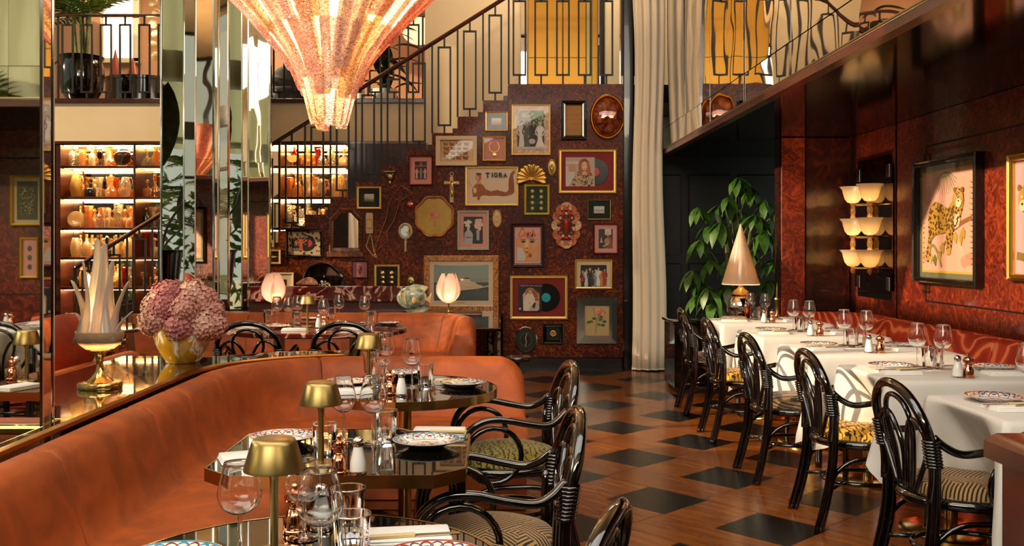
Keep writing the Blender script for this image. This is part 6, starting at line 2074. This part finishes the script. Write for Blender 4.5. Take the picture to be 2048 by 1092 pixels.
for zi, zt in enumerate((.366, .083, -.19)):
    for s in (-1, 1):
        cx_ = s * .19
        bowl = MB().lathe([(.018, -.145), (.045, -.138), (.068, -.108), (.082, -.06), (.09, -.025), (.112, 0), (.110, .002), (.087, -.022), (.077, -.06), (.063, -.10), (.04, -.13), (.001, -.139)], 32, (cx_, -.115, zt))
        o = obj('bowl', bowl, ALAB, ws)
        st2 = MB().lathe([(.02, -.145), (.028, -.15), (.028, -.165), (.014, -.172), (.022, -.195), (.026, -.215), (.018, -.25), (.024, -.27), (.018, -.278)] if zi < 2 else [(.02, -.145), (.024, -.155), (.014, -.16), (.024, -.175), (.018, -.195), (.001, -.21)], 14, (cx_, -.115, zt))
        obj('glass_stem', st2, CLEARAMB, o)
        obj('bulb', MB().ball((cx_, -.115, zt - .092), .02, 8, 6), BULB, o)
        wp_ = ws.matrix_basis @ V((cx_, -.115, zt - .085))
        lamp('POINT', 'sconce_bulb', tuple(wp_), 9, (1, .80, .54), .03)
    obj('arm', MB().tube([(-.19, -.115, zt - .16), (-.1, -.02, zt - .16)], .008, 6).tube([(.19, -.115, zt - .16), (.1, -.02, zt - .16)], .008, 6), BRASS, ws)

# ================================================================== fish and small things on the ledge
fz = .7315
fp = pt(828, 622, 8.78); fp.z = fz
m, nt, out = new('fish_glaze')
n = node(nt, 'ShaderNodeTexNoise', i_Scale=22, i_Detail=5)
nt.links.new(coords(nt), n.inputs['Vector'])
bsdf(nt, out, ramp(nt, n.outputs[0], [(.35, lin('#4a5a48')), (.5, lin('#8a9c84')), (.65, lin('#b8bc9c'))]), .25, 0, Coat_Weight=.6)
FISH = m
ff = thing('ceramic_fish', 'green ceramic angelfish standing behind the far orange banquette', 'fish figurine', fp)
obj('body', MB().ball((-.02, 0, .135), .125, 24, 16, (1.12, .36, .86)), FISH, ff)
fin = MB()
def finp(q, pts, th=.008): q.loft([[(x, y, z) for x, z in pts][::-1] for y in (th, -th)], True, True, True)
finp(fin, [(-.10, .215), (.0, .262), (.07, .255), (.13, .235), (.10, .19), (.06, .20), (-.06, .22)])
obj('dorsal_fin', fin, noisy('pale_fin', [(.4, '#8a9c84'), (.6, '#c8c4a4')], 30, .3), ff)
fin = MB(); finp(fin, [(-.03, .03), (.03, .04), (.09, .075), (.125, .09), (.13, .03), (.10, .004), (.03, .0), (-.05, .0), (-.09, .02)])
obj('belly_fin', fin, FISH, ff)
fin = MB(); finp(fin, [(.10, .12), (.13, .145), (.165, .185), (.155, .13), (.15, .08), (.12, .11)])
obj('tail', fin, IVORY, ff)
fin = MB(); fin.ball((.005, -.05, .115), .03, 10, 6, (.7, .3, 1.1)); obj('side_fin', fin, IVORY, ff)
obj('eye', MB().ball((-.095, -.032, .165), .012, 10, 6, (1, .6, 1)), IVORY, ff)
for i, x in enumerate((-.115, -.075)):
    obj('stripe', MB().tube(sp([(x, -.026 - .006 * i, .20 - .01 * (1 - i)), (x - .004, -.034 - .008 * i, .15), (x + .006, -.03 - .008 * i, .10 - .02 * i)], 4), .005, 6), IVORY, ff)
sh = thing('sea_shell', 'rust and cream sea shell lying on the marble ledge', 'shell', pt(612, 575, 9.02) + V((0, 0, 0)))
sh.location.z = .967
q = MB()
q.tube(sp([(-.09, 0, .02), (-.03, .0, .035), (.03, 0, .045), (.08, 0, .03), (.11, 0, .012)], 5), .03, 10, rr=[.008 + .03 * math.sin(PI * i / 20) for i in range(21)])
obj('shell', q, noisy('shell_rust', [(.4, '#7a3a20'), (.6, '#e0b088')], 16, .4), sh)

# ================================================================== flowers
vp = pt(365, 724, 5.12); vp.z = .7215
vs_ = thing('flower_vase', 'round yellow vase streaked white and packed with pink hydrangeas on the console', 'vase', vp)
m, nt, out = new('streaked_yellow_glass')
n = node(nt, 'ShaderNodeTexNoise', i_Scale=16, i_Detail=4, i_Distortion=1.2)
nt.links.new(coords(nt, (1, 1, .16)), n.inputs['Vector'])
bsdf(nt, out, ramp(nt, n.outputs[0], [(.46, lin('#c8941e')), (.52, lin('#d8a830')), (.56, lin('#f0e8d4')), (.62, lin('#f2ecdc')), (.66, lin('#c09020'))]), .12, 0, Coat_Weight=.8)
obj('vase', MB().lathe([(.001, 0), (.08, 0), (.086, .006), (.115, .05), (.142, .11), (.153, .16), (.148, .2), (.125, .23), (.10, .24), (.095, .235), (.14, .19)], 36), m, vs_)
PETS = [noisy('hydrangea_%d' % i, [(.3, a), (.7, b)], 25, .7) for i, (a, b) in enumerate((('#b8746a', '#dcac9a'), ('#a85860', '#cc8c84'), ('#c88c78', '#e8c4ac')))]
rf = random.Random(8)
def hydrangea(r, m):
    q = MB()
    q.ball((0, 0, 0), r * .8, 10, 7)
    n = 150
    for i in range(n):
        z = 1 - 2 * (i + .5) / n
        a = i * 2.39996
        d = V((math.sqrt(1 - z * z) * math.cos(a), math.sqrt(1 - z * z) * math.sin(a), z))
        u = d.orthogonal().normalized(); w = d.cross(u)
        th = rf.uniform(0, 6)
        c = d * r * rf.uniform(.9, 1.06)
        s = r * rf.uniform(.15, .20)
        for k in range(4):
            b = th + k * PI / 2
            e = u * math.cos(b) + w * math.sin(b); f = u * -math.sin(b) + w * math.cos(b)
            lift = d * s * rf.uniform(.1, .5)
            q.add([c, c + e * s * .5 + f * s * .45 + lift * .4, c + e * s * .9 + f * s * .32 + lift * .8, c + e * s * 1.05 + lift, c + e * s * .9 - f * s * .32 + lift * .7, c + e * s * .5 - f * s * .45 + lift * .2], [(0, 1, 2, 3, 4, 5)])
    return q.mesh('flower_head', m, True, 1.2)
HM = [hydrangea(.082, m) for m in PETS]
for i, (x, y, z) in enumerate([(-.11, -.08, .23), (.02, -.12, .20), (.15, -.07, .20), (.05, -.11, .29), (-.07, -.10, .30), (-.15, .0, .29), (.16, .01, .27), (-.06, -.02, .37), (.06, .0, .36), (.13, .0, .33), (-.12, .06, .35), (.0, .08, .33), (.11, .10, .28), (-.14, .10, .24), (-.17, -.04, .22), (.19, -.02, .20), (.0, .12, .25)]):
    o = obj('flower_head', HM[i % 3], None, vs_, (x * .86, y * .9, z), (rf.uniform(0, 6), rf.uniform(0, 6), 0))
    o.scale = (rf.uniform(.85, 1.1),) * 3

# ================================================================== plants
def leaf_mesh(name, L, w, m, droop=.3, n=5, fold=.15):
    q = MB(); rings = []
    for i in range(n + 1):
        f = i / n
        ww = w * math.sin(min(1, f * .97 + .03) * PI) ** .8
        z = -droop * L * f * f
        rings.append([(L * f, -ww, z + fold * ww), (L * f, 0, z), (L * f, ww, z + fold * ww)])
    return q.loft(rings, False).mesh(name, m, True, 3)
SCH = leaf_mesh('leaf', .20, .042, LEAF, .55)
pp_ = V(((1470 - VX) / F * 9.45, 9.45, 0))
sf = thing('umbrella_plant', 'tall umbrella plant with drooping glossy leaves behind the cone lamp', 'plant', pp_)
obj('pot', MB().lathe([(.001, 0), (.16, 0), (.2, .36), (.19, .36), (.18, .33), (.001, .33)], 24), BLACK, sf)
rp = random.Random(12)
def orient(o, d):
    o.rotation_euler = V(d).to_track_quat('X', 'Z').to_euler()
whorls = [(1395, 415, .0), (1455, 395, -.1), (1500, 375, .05), (1530, 400, -.05), (1475, 355, .0), (1550, 440, .1), (1400, 480, -.15), (1385, 540, .0), (1420, 520, -.2), (1395, 590, -.1), (1560, 480, .0), (1440, 445, -.25), (1510, 430, -.2), (1425, 600, -.25), (1545, 520, .1), (1500, 490, .1), (1540, 560, .05), (1455, 520, .1), (1480, 420, .15), (1525, 460, -.25), (1400, 560, .12), (1440, 410, .1), (1418, 450, .08), (1560, 420, -.1), (1455, 570, -.2), (1415, 575, -.3)]
stm = MB()
for tx in (-.03, .05): stm.tube(sp([(tx, 0, .3), (tx * 2, .02, .9), (tx * 3, 0, 1.5)], 5), .016, 6)
obj('trunk', stm, BARK, sf)
for px, py, dy in whorls:
    c = pt(px, py, 9.45 + dy) - pp_
    rr_ = V((c.x * .15, 0, max(.55, c.z - .35 - abs(c.x) * .3)))
    q = MB().tube(sp([rr_, (rr_ + c) / 2 + V((0, 0, .06)), c], 5), .006, 5)
    o = obj('leaf_stalk', q, BARK, sf)
    n = rp.randint(6, 8)
    for k in range(n):
        a = 2 * PI * k / n + rp.uniform(-.2, .2)
        l = obj('leaf', SCH, None, o, c)
        orient(l, (math.cos(a), math.sin(a), rp.uniform(-.9, -.25)))
        l.scale = (rp.uniform(.85, 1.25),) * 3
# tall strelitzia near the side window, seen in the mirrored column
SL = leaf_mesh('leaf', 1.0, .17, DARKLEAF, .25, 8, .3)
sz = thing('strelitzia', 'tall broad-leaved plant in a black urn, mirrored in the column', 'plant', (-4.75, 8.72, 0))
obj('urn', MB().lathe([(.001, 0), (.2, 0), (.2, .5), (.14, .6), (.2, .9), (.24, 1.25), (.27, 1.3), (.22, 1.3), (.001, 1.25)], 24), BLACK, sz)
for i, (a, ti, h_) in enumerate([(.3, .15, 1.0), (2.0, .2, .8), (3.6, .12, 1.2), (5.0, .25, .6), (1.2, .3, .4), (4.3, .35, .3)]):
    e = V((math.cos(a) * ti, math.sin(a) * ti, 1.25 + h_))
    o = obj('leaf_stalk', MB().tube(sp([(0, 0, 1.2), (e.x * .3, e.y * .3, 1.2 + h_ * .6), e], 5), .014, 6), DARKLEAF, sz)
    l = obj('leaf', SL, None, o, e)
    orient(l, (math.cos(a) * .35, math.sin(a) * .35, 1))
def palm_frond(L, n, m, droop=.6):
    q = MB()
    pts = [V((L * f, 0, -droop * L * f * f * .8)) for f in [i / n for i in range(n + 1)]]
    q.tube(pts, .012, 5, rr=[.014 * (1 - .8 * i / n) for i in range(n + 1)])
    for i in range(2, n + 1):
        f = i / n
        ll = L * .38 * math.sin(min(1, f * .9 + .12) * PI) ** .6
        for s in (-1, 1):
            d = V((.55, s * .8, -.25))
            e = pts[i] + d * ll
            w = V((.016, 0, 0))
            md = pts[i].lerp(e, .5) + V((0, 0, .03))
            q.add([pts[i] - w, pts[i] + w, md + w, e, md - w], [(0, 1, 2, 3, 4)])
    return q.mesh('frond', m, True, 3)
def palm(name, label, loc, zt, n, L, m, rs, pot=None, group=None, trunk=.05):
    t = thing(name, label, 'palm', loc, 0, group)
    fm = palm_frond(L, 16, m)
    q = MB().tube(sp([(0, 0, 0), (.03, .02, zt * .5), (0, 0, zt)], 4), trunk, 8)
    obj('trunk', q, BARK, t)
    for k in range(n):
        a = k * 2.4 + rs
        o = obj('frond', fm, None, t, (0, 0, zt))
        orient(o, (math.cos(a), math.sin(a), R.uniform(.3, 1.8)))
        o.scale = (R.uniform(.8, 1.1),) * 3
    return t
for i, (x, y, z) in enumerate([(-7.6, -2.6, 2.0), (-7.6, .4, 1.6), (-6.9, 2.6, 2.2), (-7.6, 4.6, 1.5), (-7.0, 6.6, 2.1), (-7.5, 8.6, 1.7), (-8.8, 1.6, 3.0), (-9, 5.4, 2.6), (-8.6, -1.2, 2.6)]):
    palm('garden_palm', 'garden palm outside the side windows, %s from the street end' % ORD[i], (x, y, -.06), z, 13, 1.3, PALM, i, group='garden palms')
hb_ = MB()
rh = random.Random(2)
for i in range(2600):
    c = V((-10.2 + rh.uniform(-.5, .5), rh.uniform(-7, 13), rh.uniform(0, 2.6)))
    d = V((rh.uniform(-1, 1), rh.uniform(-1, 1), rh.uniform(-1, 1))).normalized() * .16
    e = d.orthogonal().normalized() * .07
    hb_.add([c - d, c + e, c + d, c - e], [(0, 1, 2, 3)])
tag(obj('hedge', hb_, leafmat('hedge_leaf', '#2c4a14', '#6a8a34'), None), 'clipped leafy hedge at the back of the garden', 'hedge', None, 'stuff')
palm('potted_palm', 'tall potted palm inside the curtained side windows, seen only in mirrors', (-4.2, -1.7, 0), 2.9, 16, 1.1, PALM, .2, trunk=.045)
# ================================================================== mezzanine
pz = V(((163 - VX) / F * 12.3, 12.3, ZL))
t = palm('potted_palm', 'feathery palm in a big black urn on the mezzanine', pz, 1.15, 15, 1.15, PALM, .5, trunk=.03)
obj('urn', MB().lathe([(.001, 0), (.2, 0), (.17, .06), (.26, .25), (.285, .5), (.25, .6), (.28, .66), (.24, .66), (.001, .6)], 28), BLACK, t)
q = MB()
for k in range(7): q.tube([(.06 * math.cos(k), .06 * math.sin(k), .6), (.12 * math.cos(k), .12 * math.sin(k), 1.3)], .018, 6)
obj('stalks', q, PALM, t)
dk = thing('curved_desk', 'curved black desk beside the urn on the mezzanine', 'desk', pt(262, 195, 12.9)); dk.location.z = ZL
obj('body', MB().prism([(p_[0] * 1, p_[1]) for p_ in arc(0, .5, .52, 180, 360, 16) + [(.52, .9), (-.52, .9)]], 0, .5), BLACK, dk)
obj('top', MB().prism(arc(0, .5, .55, 180, 360, 16) + [(.55, .92), (-.55, .92)], .5, .54), BLACK, dk)
PKC = translucent('pink_cone_shade', '#d87a64', '#f0a080', .5)
for i, (px, h_) in enumerate(((222, .40), (258, .28))):
    t = thing('cone_ornament', '%s pleated pink cone lamp on the mezzanine desk' % ('taller' if i == 0 else 'smaller'), 'lamp', (pt(px, 118, 13.0).x, 13.15, ZL + .541))
    obj('cone', MB().lathe([(.085, .02), (.003, h_)], 20, wob=lambda a, z: 1 + .04 * math.cos(14 * a)), PKC, t)
    obj('foot', MB().lathe([(.001, 0), (.07, 0), (.07, .02), (.001, .02)], 16), BRASS, t)
t = thing('bead_lamp', 'hanging amber bead lamp at the edge of the mezzanine', 'lamp', pt(309, 60, 12.4))
q = MB()
for k in range(7): q.ball((.02 * (-1) ** k, 0, .5 - .14 * k), .065, 10, 6, (1, 1, .9))
obj('bead', q, ALAB, t)
obj('cord', MB().tube([(0, 0, .5), (0, 0, 1.35)], .006, 5), BRASS, t)
lamp('POINT', 'bead_lamp_bulb', tuple(pt(309, 60, 12.4) + V((0, -.15, 0))), 8, (1, .65, .3), .05)
lamp('AREA', 'mezzanine_fill', (-4.2, 13.4, 5.5), 110, (1, .78, .52), 3.5, (0, 0, 0), 1.6)  # extra fill added to light the mezzanine, without a fitting
lamp('AREA', 'landing_ceiling_light', (.8, 10.9, 5.5), 40, (1, .80, .55), 1.6, (0, 0, 0), .5)
for i, (px, w_) in enumerate(((575, .55), (640, .5))):
    t = thing('lounge_chair', 'dark rounded lounge chair on the mezzanine, %s the stair' % ('farther from' if i == 0 else 'nearer to'), 'chair', (pt(px, 190, 12.6).x, 12.7, ZL))
    obj('back', MB().ball((0, .1, .36), .3, 16, 10, (1, .45, 1.0)), BLACKM, t)
    obj('seat', MB().lathe([(.001, 0), (.28, 0), (.3, .06), (.3, .26), (.26, .31), (.001, .31)], 20), BLACKM, t)
lp = thing('mezzanine_plant', 'dark leafy plant behind the mezzanine railing', 'plant', (pt(768, 190, 12.7).x, 12.7, ZL))
obj('pot', MB().lathe([(.001, 0), (.14, 0), (.18, .3), (.16, .3), (.001, .27)], 18), WHITE, lp)
ML = leaf_mesh('leaf', .42, .075, DARKLEAF, .5, 6, .2)
for k in range(34):
    a = k * 2.4
    b = V((.12 * math.cos(a * 3), .12 * math.sin(a * 3), .3 + .028 * k))
    l = obj('leaf', ML, None, lp, b); orient(l, (math.cos(a), math.sin(a), R.uniform(-.2, .9)))
t = thing('globe_lamp', 'large warm paper globe lamp on the mezzanine near the stair', 'lamp', pt(838, 62, 13.4))
obj('globe', MB().ball((0, 0, 0), .24, 20, 12, (1, 1, .8)), emit('paper_globe', '#ffd0a0', 1.6), t)
obj('cord', MB().tube([(0, 0, .19), (0, 0, 1.1)], .006, 5), BLACKM, t)
t = thing('white_pitcher', 'white cylinder vase on the mezzanine floor near the railing', 'vase', (pt(722, 190, 12.2).x, 12.2, ZL))
obj('body', MB().lathe([(.001, 0), (.05, 0), (.05, .24), (.045, .24), (.04, .02)], 16), WHITE, t)
